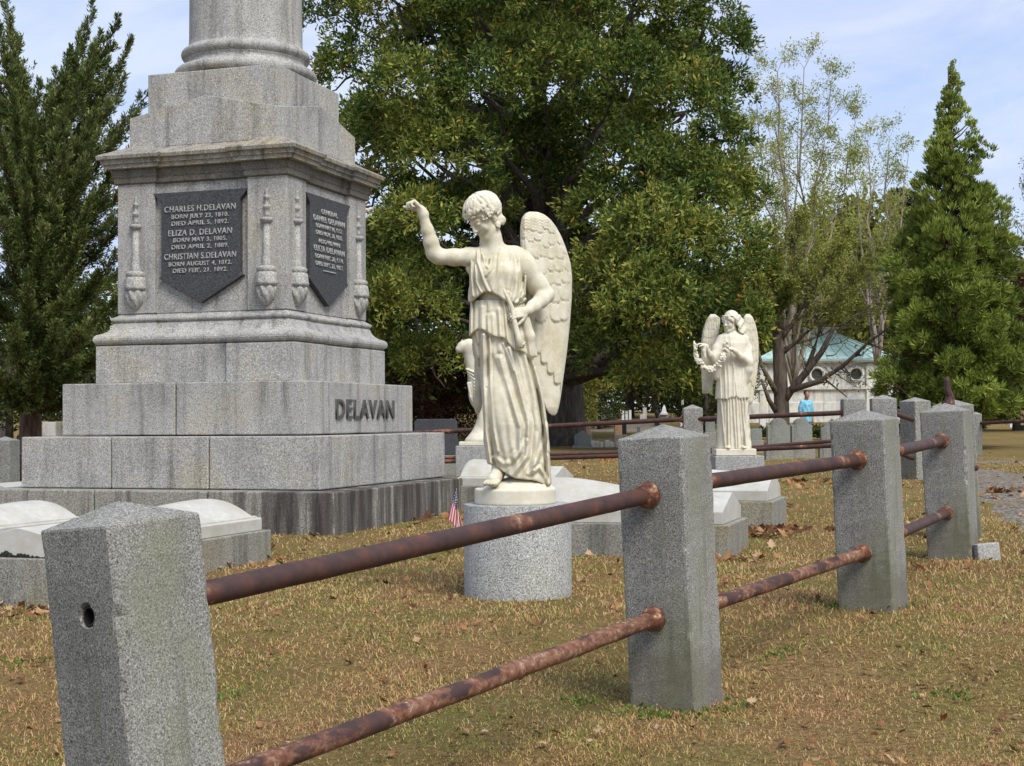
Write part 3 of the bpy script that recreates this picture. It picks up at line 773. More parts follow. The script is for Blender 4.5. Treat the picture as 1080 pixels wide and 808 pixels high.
def foot_mid(px, py, D, W, dx, dy):    # near corner of the granite foot end -> middle of the end
    c = pt(px, py, D); return (c.x + dx*W/2, c.y + dy*W/2)
vx, vy = math.sin(PSI), math.cos(PSI)
p = foot_mid(768.5, 586, 11.25, .95, vx, vy)
grave_slab(p, ang_u, 1.66, .95, g(p[0], p[1]) - .01, .26, 'low marble grave slab with granite base right behind the second fence post', .22, .33)
p = foot_mid(815, 560.4, 13.55, .95, vx, vy)
grave_slab(p, ang_u, 1.45, .95, g(p[0], p[1]), .26, 'marble grave slab farthest right, its pointed end toward the grass', .26, .34)
p2 = pt(600, 540, 17.3)
grave_slab((p2.x, p2.y + .3), ang_u, 1.3, .95, g(p2.x, p2.y), .26, 'flat white grave slab glimpsed behind the big angel beside the monument base', .22, .30)
grave_slab((-3.36, 9.93), ang_v, 2.75, 1.0, g(-3.3, 10.3), .33, 'white marble grave slab partly hidden by the leaning nearest post, black lichen along its foot', .19, .255, True)
grave_slab((-5.05, 10.9), ang_v, 2.65, 1.0, g(-5, 11.5), .33, 'white marble grave slab with arched head at the left edge before the monument', .19, .255)
p = pt(15, 508, 19.5); grave_slab((p.x - .3, p.y), ang_v, 2., .95, p.z - .5, .25, 'white grave slab just visible beyond the left corner of the monument', .22, .3)
mb = MB(); mb.box((-.16,-.14,-.1),(.14,.14,.10)); mb.box((-.09,-.11,.104),(.12,.11,.2)); c = pt(586, 513, 13.9)
o = mb.build('footstone', M['ped'], None, bevel=.03, loc=(c.x, c.y, g(c.x, c.y)+.03)); tag(o, 'small rounded grey footstone low behind the big angel base', 'footstone')

# ------------------------------------------------------------------ big angel
SX, SY = .0, 9.36
ctr = pt(545.8, 531, 9.36)
gz = g(ctr.x, ctr.y)
mb = MB(); Rp = .340; mb.lathe([(Rp, -.2), (Rp, ctr.z - gz - .010), (Rp - .004, ctr.z - gz - .002), (Rp - .012, ctr.z - gz)], 96)
o = mb.build('pedestal', M['ped'], None, False, loc=(ctr.x, ctr.y, gz)); tag(o, 'round speckled granite pedestal with the big raised arm angel on it', 'pedestal')
o.data.shade_smooth()
m_ = o.modifiers.new('e', 'EDGE_SPLIT'); m_.split_angle = R(30)
a0 = pt(543.5, 531, 9.36)
ang = empty('angel_statue', (a0.x, a0.y, a0.z), 0, 'large weathered marble angel raising one arm, on a round pedestal', 'statue')
K = 9.36 / FPX
def L(px, py): return ((px - 543.5) * K, (531 - py) * K)
def z7(L_): return [L(480 + a/3.85, 330 + b/3.85) for a, b in L_]
def z3(L_): return [L(410 + a/3.368, 180 + b/3.368) for a, b in L_]
# marble foot of the statue
V = Vol((-.30, -.30, -.012), (.30, .30, .22), .006)
def basefn(X, Y, Z):
    r = np.sqrt(X**2 + Y**2); q1 = r - .243; q2 = np.abs(Z - .048) - .038; d1 = np.sqrt(np.maximum(q1, 0)**2 + np.maximum(q2, 0)**2) + np.minimum(np.maximum(q1, q2), 0) - .014
    return d1
V.apply(basefn, (-.26,-.26,-.01), (.26,.26,.11), .004)
def lipfn(X, Y, Z): return np.maximum(np.sqrt(X**2 + Y**2) - .254, np.abs(Z - .09) - .02)
V.ell((.02, .0, .085), (.225, .225, .075), .02); V.ell((.06, .03, .10), (.17, .18, .08), .02)
link('stone_foot', V.mesh('stone_foot'), M['statue_w'], ang, True)
# body: head, neck, torso, legs, arms, foot in one surface
h = .0052
V = Vol((-.74, -.30, .07), (.34, .22, 2.02), h)
V.chain([((-.05, .02, .95), .12), ((-.07, .02, 1.12), .125), ((-.10, .02, 1.30), .12), ((-.115, .02, 1.46), .125), ((-.115, .015, 1.55), .085), ((-.125, .0, 1.62), .062), ((-.140, -.015, 1.69), .058), ((-.165, -.02, 1.76), .056)], .03)
V.chain([((-.20, .02, 1.565), .062), ((-.115, .015, 1.575), .06), ((.0, .02, 1.565), .066)], .04)
V.chain([((-.11, .02, 1.0), .09), ((-.12, -.06, .62), .065), ((-.10, -.02, .22), .042)], .02)
V.chain([((.01, .02, 1.0), .09), ((.05, .02, .60), .065), ((.06, .04, .2), .04)], .02)
# right arm, raised
V.chain([((-.20, .01, 1.565), .062), ((-.28, -.01, 1.565), .057), ((-.38, -.03, 1.562), .050), ((-.475, -.04, 1.567), .047), ((-.505, -.045, 1.592), .047)], .03)
V.chain([((-.505, -.045, 1.585), .048), ((-.522, -.06, 1.655), .046), ((-.543, -.075, 1.73), .037), ((-.568, -.09, 1.825), .027), ((-.575, -.095, 1.85), .026)], .02)
f_ = Vector((-.66, -.15, .73)).normalized(); bk = Vector((.70, .25, .66)); bk = (bk - f_*bk.dot(f_)).normalized(); rt = bk.cross(f_)
A = np.array([[rt[i], bk[i], f_[i]] for i in range(3)])
hand(V, (-.574, -.094, 1.846), A, .98, (1.25, 1.15, .9), -1, 0, .5)
# left arm, bent to the hip
V.chain([((.0, .02, 1.565), .066), ((.045, .03, 1.53), .076), ((.085, .035, 1.48), .074), ((.15, .045, 1.39), .062), ((.205, .045, 1.325), .053)], .04)
V.chain([((.205, .042, 1.322), .051), ((.17, -.02, 1.285), .047), ((.12, -.09, 1.24), .040), ((.085, -.135, 1.213), .029)], .02)
f_ = Vector((-.75, -.42, -.16)).normalized(); bk = Vector((.10, -.85, .42)); bk = (bk - f_*bk.dot(f_)).normalized(); rt = bk.cross(f_)
A = np.array([[rt[i], bk[i], f_[i]] for i in range(3)])
hand(V, (.078, -.142, 1.208), A, .92, (.55, .85, .8), 1, .02)
# foot
V.chain([((-.105, -.02, .30), .040), ((-.108, -.06, .215), .036), ((-.118, -.12, .185), .035), ((-.140, -.185, .158), .033)], .02)
V.seg((-.10, -.03, .18), (-.14, -.17, .148), .034, .038, .02)
for i, (tx, ty, r_) in enumerate(((-.188, -.212, .0145), (-.170, -.226, .0125), (-.152, -.233, .012), (-.134, -.232, .0115), (-.118, -.224, .011))):
    V.chain([((-.150 + .014*(i-1), -.19, .150), .017), ((tx + .006, ty + .012, .142), .0125), ((tx, ty, .135), r_)], .004)
hc = np.array([-.188, -.045, 1.815]); fw = Vector((-math.sin(R(54))*math.cos(R(38)), -math.cos(R(54))*math.cos(R(38)), -math.sin(R(38))))
HA = frame(fw, (-.12, .0, 1))
head(V, hc, HA, 1.04)
V.seg((-.150, .0, 1.70), tuple(hc + HA @ np.array([0, .02, -.05])), .056, .058, .025)
link('body', V.mesh('body'), M['statue'], ang, True)
# hair: cap with combed waves and curls
V = Vol((-.36, -.22, 1.66), (-.02, .16, 2.0), .0036)
HP = lambda x, y, z: hc + HA @ (np.array([x, y, z]) * 1.035)
V.ell(HP(0, .022, .045), (.094, .113, .100), .01, HA)
V.ell(HP(0, -.070, -.055), np.array([.080, .062, .108]), .012, HA, 'd')
V.ell(HP(0, -.098, -.0), np.array([.07, .05, .05]), .012, HA, 'd')
rr = random.Random(11)
def scalp(th, ph, k=1.):      # th round the head from the face, ph height
    return np.array([math.cos(ph)*math.sin(th)*.094*k, .022 - math.cos(ph)*math.cos(th)*.113*k, .045 + math.sin(ph)*.100*k])
for i in range(64):           # locks combed down from the crown, waving over the brow and ears
    th = -math.pi + 2*math.pi*(i + rr.uniform(-.4, .4))/64; low = .22 if abs(th) < .9 else (-.42 if abs(th) < 1.9 else -.72)
    ch_ = []; k_ = 13; ph0 = 1.30; pz = rr.uniform(0, 6)
    for k in range(k_):
        t = k/(k_-1); ph = ph0 + (low - ph0)*t; sw = .10*math.sin(t*9 + pz)*(.3 + t) + .30*(1 if th > 0 else -1)*t*(1 - t*.3)*(abs(th) < 1.6)
        ch_.append((tuple(HP(*scalp(th + sw, ph, 1.0 + .045*t + .03*math.sin(t*11 + pz)))), .0058 + .0062*t))
    V.chain(ch_, .0035)
for i in range(46):           # curls along the hairline, fuller over the ear and at the nape
    th = -2.9 + 5.8*(i + rr.uniform(-.3, .3))/45; low = .20 if abs(th) < .8 else (-.38 if abs(th) < 1.7 else -.72)
    c0 = scalp(th, low + rr.uniform(-.08, .12), 1.06); rad = rr.uniform(.010, .015); ax = rr.uniform(0, 6.28)
    ch_ = [(tuple(HP(c0[0] + math.cos(ax + q*.9)*rad, c0[1] + .3*math.sin(ax + q)*rad, c0[2] + math.sin(ax + q*.9)*rad)), .0072 - .0006*q) for q in range(6)]
    V.chain(ch_, .003)
for i in range(34):
    c0 = np.array([-.058 + rr.uniform(-.012, .02), .048 + rr.uniform(-.045, .035), -.040 + rr.uniform(-.045, .035)]); rad = rr.uniform(.010, .016); ax = rr.uniform(0, 6.28)
    V.ell(HP(*(c0*.95)), (.018, .018, .018), .01, HA)
    V.chain([(tuple(HP(c0[0] + .5*math.cos(ax + q)*rad, c0[1] + math.cos(ax + q*.9)*rad, c0[2] + math.sin(ax + q*.9)*rad)), .008 - .0006*q) for q in range(6)], .003)
link('hair', V.mesh('hair'), M['statue_w'], ang, True)
# robe
V = Vol((-.36, -.30, .10), (.30, .26, 1.67), .0052)
sk = [(z7(P), w, hh) for P, w, hh in [
 ([(122,95),(121,300),(128,480),(150,640)], .014, .026), ([(146,110),(147,300),(160,470),(176,560)], .009, .014),
 ([(135,100),(134,300)], .006, .01), ([(185,190),(225,330),(270,470),(262,560),(240,585)], .017, .014),
 ([(225,150),(262,300),(300,440),(290,580),(225,665)], .016, .018), ([(285,170),(322,330),(340,480),(318,640)], .018, .013),
 ([(310,175),(352,340),(372,500),(382,690)], .013, .026), 
 ([(162,585),(200,612),(245,596),(288,520)], .014, .008),
 ([(322,640),(342,625),(362,655),(378,700)], .011, .012), ([(300,650),(335,590),(362,520),(380,450)], .013, .011),
 ([(200,130),(240,240)], .008, .009), ([(335,230),(366,380),(386,560)], .012, .011)]]
def skdisp(X, Z, th, dy):
    front = np.clip(-dy[:, :, :1] * 1.6 + .4, 0, 1)
    o = 0
    for P, w, hh in sk:
        d = polydist(X[:, :1, :], Z[:, :1, :], P) / w; o = o + hh*1.25*np.exp(-d**1.6*1.1) - .55*hh*np.exp(-(d - 1.75)**2*2.2)
    return o * np.where(dy < .15, 1, 0) + np.where(dy >= .15, .012*np.sin(th*17 + 2*np.sin(Z*3)), 0) + .003*np.sin(th*23 + Z*9)
def hem_sk(X, dy):
    return np.interp(X, [-.22, -.16, -.13, -.07, .0, .12, .17, .22, .27], [.25, .255, .245, .205, .165, .150, .13, .084, .10]) + np.clip(dy, 0, 1) * -.04
loft(V, [(.10,.035,.0,.205,.17), (.25,.028,-.01,.192,.178), (.40,.006,-.015,.196,.178), (.50,.002,-.02,.192,.178), (.65,-.015,-.01,.185,.165), (.81,-.03,.0,.183,.16), (.95,-.065,.0,.186,.158), (1.10,-.09,.01,.184,.15), (1.28,-.105,.02,.165,.14)], skdisp, hem=hem_sk, top=1.26, k=.008)
V.ell((-.115, -.10, .62), (.075, .085, .20), .05)
# peplum over the hips
pep = [(z3(P), w, hh) for P, w, hh in [
 ([(300,470),(296,590)], .010, .014), ([(340,490),(338,600)], .014, .012), ([(374,520),(380,600)], .014, .009), ([(398,500),(402,610)], .013, .010),
 ([(415,470),(428,630)], .009, .014), ([(445,540),(455,650)], .010, .014), ([(490,520),(508,670)], .011, .018), ([(430,470),(445,560)], .009, .010), ([(356,520),(360,600)], .012, .007)]]
pd = strokes(pep)
def pepdisp(X, Z, th, dy): return pd(X, Z, th, dy)*np.where(dy < .2, 1, 0) + np.clip((1.27 - Z)*.06, 0, .03) + .004*np.sin(th*19)
def hem_pep(X, dy):
    P = z3([(270,592),(285,592),(300,585),(320,566),(345,572),(370,590),(395,600),(408,598),(420,606),(435,625),(450,640),(470,645),(490,655),(515,662),(540,668)])
    return np.interp(X, [q[0] for q in P], [q[1] for q in P]) + .05*np.clip(dy, 0, 1)
loft(V, [(.90,-.055,.0,.182,.165), (1.06,-.083,.0,.190,.165), (1.18,-.098,.008,.178,.15), (1.30,-.105,.02,.165,.14)], pepdisp, hem=hem_pep, top=1.285, k=.003)
# blouse gathered over the girdle
bod = [(z3(P), w, hh) for P, w, hh in [
 ([(318,262),(322,330),(345,400),(362,438)], .009, .016), ([(300,285),(300,380),(305,450)], .010, .016), ([(335,262),(345,320),(358,352)], .009, .014), ([(310,300),(318,400),(335,440)], .007, .011),
 ([(385,285),(378,345),(352,380)], .009, .012), ([(372,290),(366,330)], .007, .010), ([(402,300),(395,370),(374,435)], .012, .008), ([(445,300),(438,380),(418,465)], .014, .009),
 ([(470,275),(472,350),(448,470)], .014, .013), ([(486,330),(492,390),(475,460)], .010, .012), ([(492,380),(488,440),(455,480)], .008, .012), ([(430,440),(425,475)], .009, .010)]]
bd = strokes(bod)
def boddisp(X, Z, th, dy): return bd(X, Z, th, dy)*np.where(dy < .25, 1, 0) + .003*np.sin(th*21 + Z*5)
def hem_bod(X, dy):
    P = z3([(270,460),(290,468),(302,468),(315,458),(330,446),(345,438),(360,437),(380,444),(400,455),(418,470),(430,478),(450,480),(475,476),(500,460),(520,450)])
    return np.interp(X, [q[0] for q in P], [q[1] for q in P]) - .0
loft(V, [(1.22,-.105,-.002,.176,.156), (1.30,-.106,-.004,.184,.163), (1.36,-.108,-.002,.180,.160), (1.46,-.110,.0,.176,.155), (1.54,-.115,.006,.165,.125), (1.585,-.118,.01,.145,.098), (1.625,-.122,.012,.115,.075)], boddisp, hem=hem_bod, top=1.618, k=.003)
V.ell((-.165, -.10, 1.45), (.055, .05, .055), .05); V.ell((-.045, -.10, 1.45), (.055, .05, .055), .05)
# open neck and the V of bare chest
V.ell((-.148, -.075, 1.605), (.055, .075, .055), .012, None, 'd'); V.ell((-.165, -.14, 1.545), (.020, .06, .05), .008, None, 'd')
V.ell((-.135, .0, 1.66), (.085, .085, .052), .01, None, 'd')
# drapery that hangs from the hip past the hand
V.chain([((.07, -.12, 1.16), .03), ((.095, -.115, 1.05), .035), ((.105, -.11, .94), .028)], .02)
V.seg((-.18, .01, 1.60), (-.27, .0, 1.50), .03, .035, .03)
link('robe', V.mesh('robe'), M['statue'], ang, True)
# horn held against the hip
mb = MB(); P_ = [L(533, 307.5), L(537, 316), L(541.5, 327), L(544.5, 345), L(548, 358), L(549.5, 369)]
mb.tube([(a, -.150 - .012*i, b) for i, (a, b) in enumerate(P_)], [.010, .012, .014, .017, .020, .026], 14)
mb.tube([(P_[-1][0] + .008, -.205, P_[-1][1] + .012), (P_[-1][0] + .02, -.21, P_[-1][1] + .02), (P_[-1][0]+.024, -.20, P_[-1][1] + .036), (P_[-1][0]+.01, -.20, P_[-1][1]+.04)], [.014,.014,.012,.008], 10)
o = mb.build('horn', M['statue'], ang, True); tag(o, 'slender marble horn gripped in the lowered hand')
# wings
ol = [(L(0, y)[1], (a - 543.5)*K, (b - 543.5)*K) for y, a, b in [(438.5,584,587.5),(436,580,589.5),(430,576,591.5),(420,572,593.5),(400,562,596.5),(370,556,601),(340,554,604.5),(310,552,607),(288,556,607.6),(272,552,606),(256,551,601),(244,550.5,596),(234,551,590.5),(226,552.5,584),(221,556,577),(218.6,561,570)]]
wing('wing', M['statue'], ang, ol, lambda u, t, v: (u - .0*t, .13 + .45*u + .9*(u - .17)**2 - t, v), .05, 7, 3, relief=1.5)
ol2 = [(L(0, y)[1], a, b) for y, a, b in [(437,.10,.12),(430,.07,.15),(410,.04,.18),(370,.0,.22),(320,-.02,.28),(290,-.02,.31),(270,-.02,.30),(255,-.01,.24),(247,.0,.18),(240,.03,.12)]]
wing('wing', M['statue'], ang, ol2, lambda u, t, v: (-.215 - .10*u*0 - t + .06*(v - 1.), .11 + u, v), .05, 6, 4)
ol3 = [(L(0, y)[1], a, b) for y, a, b in [(434,-.005,.03),(425,-.02,.05),(400,-.03,.065),(370,-.035,.085),(340,-.02,.09),(320,0,.08)]]

# ------------------------------------------------------------------ garland angel
D2 = 17.4; K2 = D2 / FPX
c2 = pt(774, 480.5, D2); gz = g(c2.x, c2.y)
mb = MB(); w_ = .285; mb.box((-w_, -.26, -.2), (w_, .26, c2.z - gz)); o = mb.build('pedestal', M['ped'], None, bevel=.01, loc=(c2.x + .03, c2.y, gz)); tag(o, 'square granite pedestal with the garland angel on it, behind the grave slabs', 'pedestal')
an2 = empty('angel_statue', (c2.x, c2.y, c2.z + .003), 0, 'smaller marble angel holding a flower garland, on a square pedestal', 'statue')
def L2(px, py): return ((px - 774)*K2, (480.5 - py)*K2)
def zz5(a, b): return L2(720 + a/8.08, 320 + b/8.08)
mb = MB(); mb.box((-.235, -.19, 0), (.235, .19, .078)); mb.build('stone_foot', M['statue_w'], an2, bevel=.008)
h = .0085
V = Vol((-.52, -.34, .07), (.32, .28, 1.75), h)
def vfold(n, amp, seed, X0=0., lean=.0):
    r = np.random.default_rng(seed); xs = np.linspace(-.16, .16, n) + r.uniform(-.006, .006, n) ; ws = r.uniform(.005, .009, n); hs = r.uniform(.6, 1.3, n)*amp; sl = r.normal(0, .05, n)
    def f(X, Z, th, dy):
        o = 0
        for x, w, hh, s in zip(xs, ws, hs, sl):
            u = (X - x - s*(Z - .6)) / w; o = o + hh*np.exp(-u**2*.8)
        return (o - amp*.4)*np.where(dy < .3, 1, .4)
    return f
loft(V, [(.075,.0,.0,.222,.165), (.3,-.005,.0,.205,.155), (.6,-.01,.0,.190,.15), (.78,-.012,.0,.180,.145)], vfold(10, .026, 5), k=.004)
loft(V, [(.64,-.012,.0,.212,.172), (.85,-.012,.0,.192,.158), (1.0,-.01,.0,.165,.14), (1.10,-.008,.0,.150,.125)], vfold(8, .012, 8), hem=lambda X, dy: .665 + .008*np.sin(X*47 + 3*np.sin(X*21)) + .02*np.exp(-(X+.0)**2/.002), k=.004)
loft(V, [(1.06,-.008,.0,.155,.13), (1.2,-.008,.0,.165,.135), (1.32,-.005,.0,.185,.125), (1.40,.0,.01,.165,.10), (1.45,.0,.01,.10,.07)], vfold(7, .005, 2), k=.01)
V.seg((-.16, -.06, 1.09), (.15, -.06, 1.09), .0, .0)
for sx in (-.10, .10): V.ell((sx*.9, -.150, .092), (.026, .065, .020), .02)
V.ell((.172,-.06,1.02), (.032,.05,.16), .04); V.ell((-.215,-.05,1.03), (.035,.055,.15), .04); V.ell((.12,-.07,.93), (.03,.04,.10), .03)
# sleeves and arms
V.chain([((.0, .01, 1.38), .06), ((.13, .01, 1.365), .058), ((.175, .0, 1.25), .053), ((.165, -.08, 1.08), .053)], .03)
V.chain([((.165, -.08, 1.12), .057), ((.165, -.08, 1.0), .050), ((.125, -.08, .88), .022)], .03)
V.chain([((.17, -.09, 1.09), .052), ((.08, -.16, 1.15), .042), ((-.0, -.205, 1.215), .028), ((-.03, -.21, 1.235), .024)], .02)
V.chain([((-.12, .01, 1.36), .065), ((-.19, -.03, 1.25), .058), ((-.235, -.08, 1.12), .052)], .03)
V.chain([((-.215, -.06, 1.17), .06), ((-.215, -.06, 1.05), .045), ((-.20, -.05, .93), .025)], .03)
V.chain([((-.235, -.09, 1.10), .046), ((-.29, -.16, 1.18), .038), ((-.345, -.21, 1.265), .026), ((-.355, -.215, 1.28), .024)], .02)
def hA(f, bk):
    f = Vector(f).normalized(); bk = Vector(bk); bk = (bk - f*bk.dot(f)).normalized(); rt = bk.cross(f); return np.array([[rt[i], bk[i], f[i]] for i in range(3)])
hand(V, (-.355, -.215, 1.283), hA((-.9, -.25, .25), (.2, .2, 1)), .95, (.75, .9, .7), 1)
hand(V, (-.03, -.212, 1.238), hA((-.85, -.3, .25), (.1, -.4, 1)), .9, (.8, .9, .7), -1)
V.chain([((0, .01, 1.42), .06), ((-.005, .0, 1.50), .048)], .03)
h2 = np.array([-.022, -.015, 1.578]); HA2 = frame((-.72, -.66, -.16), (0, 0, 1)); head(V, h2, HA2, .98)
link('body', V.mesh('body'), M['statue_w'], an2, True)
V = Vol((-.18, -.16, 1.34), (.18, .16, 1.74), .0065)
HP2 = lambda x, y, z: h2 + HA2 @ (np.array([x, y, z])*.98)
V.ell(HP2(0, .022, .042), (.090, .086, .092), .01, HA2); V.ell(HP2(0, -.08, -.035), (.07, .07, .095), .012, HA2, 'd')
for i in range(28):
    th = 2*math.pi*i/28; V.ell(HP2(math.sin(th)*.086, .014 - math.cos(th)*.104, .066 + .01*math.cos(th)), (.013, .013, .011), .008, HA2)
for i in range(26):
    th = .5 + 5.3*i/25; V.ell(HP2(math.sin(th)*.090, .016 - math.cos(th)*.104, .03 + .02*math.sin(i*2.1)), (.020, .020, .026), .006, HA2)
rr = random.Random(4)
for sgn in (-1, 1):
    for kx in range(5):
        p0 = np.array([sgn*.082, .0 + kx*.022, .04]); ch_ = []
        for j in range(9):
            ch_.append((tuple(HP2(*(p0 + np.array([sgn*(.004*j + .010*math.sin(j*1.7 + kx)), .004*j + .008*math.cos(j*1.5 + kx), -.024*j])))), .019 - .0007*j))
        V.chain(ch_, .004)
link('hair', V.mesh('hair'), M['statue_w'], an2, True)
def w2(pts, f): return [(L2(0, y)[1], L2(a, 0)[0], L2(b, 0)[0]) for y, a, b in pts]
wing('wing', M['statue'], an2, w2([(427,788,796),(424,787,797.5),(415,786,799),(400,786,802),(380,786,804.3),(362,786,804.7),(350,786,803.5),(340,786.5,801),(334,788,798.5),(330.3,791,795)], 1), lambda u, t, v: (u, .12 + .3*abs(u) - t, v), .05, 5, 8, 50, 130)
wing('wing', M['statue'], an2, w2([(415,744,752),(413,743.8,754),(400,743.4,756),(380,743,758),(360,743.3,760),(348,745,762),(340,747.5,763),(335,749.5,763),(330.3,753,758)], 1), lambda u, t, v: (u, .12 + .3*abs(u) - t, v), .05, 5, 9, 50, 130)
# garland of flowers
V = Vol((-.50, -.36, .88), (.06, -.10, 1.34), .0065)
gar = [(75,325),(80,370),(85,420),(105,480),(140,525),(180,560),(215,572),(255,555),(290,520),(320,470),(340,420),(350,370),(355,345)]
gar = [zz5(a, b) for a, b in gar]; gi = []
for (a, b) in zip(gar[:-1], gar[1:]):
    for t in (0, .25, .5, .75): gi.append((a[0] + (b[0]-a[0])*t, a[1] + (b[1]-a[1])*t))
rr = random.Random(9)
for i, (x, z) in enumerate(gi):
    y = -.27 - .0*i; 
    V.ell((x, y, z), (.018, .018, .018), .008)
    for k in range(3): V.ell((x + rr.uniform(-.028, .028), y + rr.uniform(-.03, .01), z + rr.uniform(-.028, .028)), (rr.uniform(.012, .019),)*3, .004)
for (x, z) in (gi[24], gi[14], gi[36]):
    for k in range(6): V.ell((x + .026*math.cos(k*1.047), -.30, z + .026*math.sin(k*1.047)), (.015, .010, .015), .004)
    V.ell((x, -.31, z), (.012,)*3, .003)
for z in (0,): V.chain([((-.36, -.27, 1.28), .02), ((-.375, -.27, 1.22), .024), ((-.365, -.27, 1.15), .018)], .008)
link('garland', V.mesh('garland'), M['statue_w'], an2, True)

# ------------------------------------------------------------------ draped statue seen behind the big angel
D3 = 19.0; K3 = D3 / FPX
c3 = pt(505, 470, D3); gz = g(c3.x, c3.y)
L3 = lambda px, py: ((px - 505)*K3, (470 - py)*K3)
mb = MB(); mb.box((-.29, -.26, -.2), (.29, .26, c3.z - gz)); o = mb.build('pedestal', M['ped'], None, bevel=.01, loc=(c3.x, c3.y, gz)); tag(o, 'square granite pedestal mostly hidden behind the big angel', 'pedestal')
st3 = empty('draped_statue', (c3.x, c3.y, c3.z + .003), 0, 'slender marble figure with cloth round its hips, mostly hidden behind the big angel', 'statue')
mb = MB(); mb.box((-.25, -.2, 0), (.25, .2, .05)); mb.build('stone_foot', M['statue_w'], st3, bevel=.008)
V = Vol((-.36, -.25, .03), (.40, .25, 1.75), .009)
V.ell((.06, .0, .06), (.24, .2, .09), .03); V.chain([((.0, 0, .10), .12), ((.07, .0, .30), .085), ((.10, 0, .5), .07)], .06)
V.chain([((.07, -.03, .12), .04), ((.03, -.04, .5), .06), ((.0, -.02, .85), .10), ((.02, .0, 1.05), .10), ((.0, .0, 1.25), .12), ((.04, .0, 1.33), .06), ((.05, -.01, 1.42), .05)], .03)
V.chain([((.16, .0, .12), .04), ((.14, -.02, .5), .065), ((.08, 0, .85), .09)], .03)
V.chain([((-.02, .0, 1.27), .09), ((-.12, -.01, 1.29), .075), ((-.20, -.02, 1.28), .055), ((-.245, -.03, 1.24), .048)], .04); V.chain([((-.10, .0, 1.2), .09), ((-.06, .0, 1.0), .10)], .05)
V.chain([((.13, .0, 1.28), .06), ((.22, .0, 1.1), .05), ((.2, -.12, .98), .035)], .03)
V.ell((.02, .0, .86), (.155, .125, .17), .05); V.ell((-.03, -.02, .68), (.10, .10, .20), .06); V.ell((.08, 0, .62), (.10, .10, .22), .05)
for i in range(9): V.chain([((-.150 + .012*i, -.07, .98 - .035*i), .015), ((-.04, -.135, .93 - .045*i), .013), ((.13, -.10, .98 - .05*i), .014)], .008)
for i in range(6): V.chain([((-.13 + .03*i, -.10, .80), .016), ((-.10 + .035*i, -.10, .62), .015), ((-.02 + .03*i, -.06, .44), .010)], .01)
head(V, np.array([.04, -.03, 1.52]), frame((-.5, -.8, -.3), (0, 0, 1)), .95)
V.ell((.05, .01, 1.57), (.095, .084, .09), .02)
link('body', V.mesh('body'), M['statue_w'], st3, True)

# ------------------------------------------------------------------ little flag by the pedestal
def flag():
    b = pt(483.5, 578, 12.5); gz = g(b.x, b.y); ztop = pt(484, 504, 12.5).z
    root = empty('small_flag', (b.x, b.y, gz), 0, 'small drooping American stick flag in the grass left of the round pedestal', 'flag')
    mb = MB(); mb.lathe([(.0055, -.05), (.0055, ztop - gz - .012), (.009, ztop - gz - .012), (.006, ztop - gz)], 10); mb.build('stick', plain('pale_wood', (.45,.36,.22), .6), root, True)
    mb = MB(); mb.lathe([(.007, ztop - gz - .055), (.0075, ztop - gz - .05), (.0075, ztop - gz - .035), (.007, ztop - gz - .03)], 10); mb.build('staple_band', plain('dark_band', (.08,.06,.04), .6), root)
    nu, nv = 40, 26; vs = []; uvs = []
    H = ztop - gz - .07
    for i in range(nu + 1):
        for j in range(nv + 1):
            u, v = i/nu, j/nv
            x = (-.085 + .140*v) * u**.75 - .006
            z = H - .20*v*(1 - .45*u) - .29*u**.9 + .02*u*math.sin(v*7)
            y = -.007 + .022*math.sin(v*15 + u*2)*min(1, u*3) - .02*u
            vs.append((x, y, z)); uvs.append((u, v))
    fs = [(i*(nv+1)+j, (i+1)*(nv+1)+j, (i+1)*(nv+1)+j+1, i*(nv+1)+j+1) for i in range(nu) for j in range(nv)]
    me = bpy.data.meshes.new('cloth'); me.from_pydata(vs, [], fs); me.update(); uvl = me.uv_layers.new(name='UVMap')
    for l in me.loops: uvl.data[l.index].uv = uvs[l.vertex_index]
    m, nt, b = mat_new('flag_cloth', .8)
    uv = nt.nodes.new('ShaderNodeUVMap'); sp = nt.nodes.new('ShaderNodeSeparateXYZ'); nt.links.new(uv.outputs[0], sp.inputs[0])
    def Mth(op, a, c=0.):
        n = N(nt, 'ShaderNodeMath', operation=op)
        for s, v in ((n.inputs[0], a), (n.inputs[1], c)):
            if hasattr(v, 'is_linked'): nt.links.new(v, s)
            else: s.default_value = v
        return n.outputs[0]
    U_, V_ = sp.outputs[0], sp.outputs[1]
    st = Mth('LESS_THAN', Mth('MODULO', Mth('MULTIPLY', V_, 13.), 2.), 1.)
    colr = mixc(nt, st, (.72,.70,.68), (.52,.018,.035))
    can = Mth('MULTIPLY', Mth('LESS_THAN', U_, .42), Mth('LESS_THAN', V_, .538))
    fu = Mth('SUBTRACT', Mth('FRACT', Mth('MULTIPLY', U_, 5/.42)), .5); fv = Mth('SUBTRACT', Mth('FRACT', Mth('MULTIPLY', V_, 5/.538)), .5)
    rad = Mth('SQRT', Mth('ADD', Mth('MULTIPLY', fu, fu), Mth('MULTIPLY', fv, fv)))
    star = Mth('LESS_THAN', rad, .27)
    colr = mixc(nt, can, colr, mixc(nt, star, (.012,.02,.07), (.7,.7,.7)))
    nt.links.new(colr, b.inputs['Base Color'])
    o = link('cloth', me, m, root, True)
    sm = o.modifiers.new('s', 'SOLIDIFY'); sm.thickness = .0015
flag()

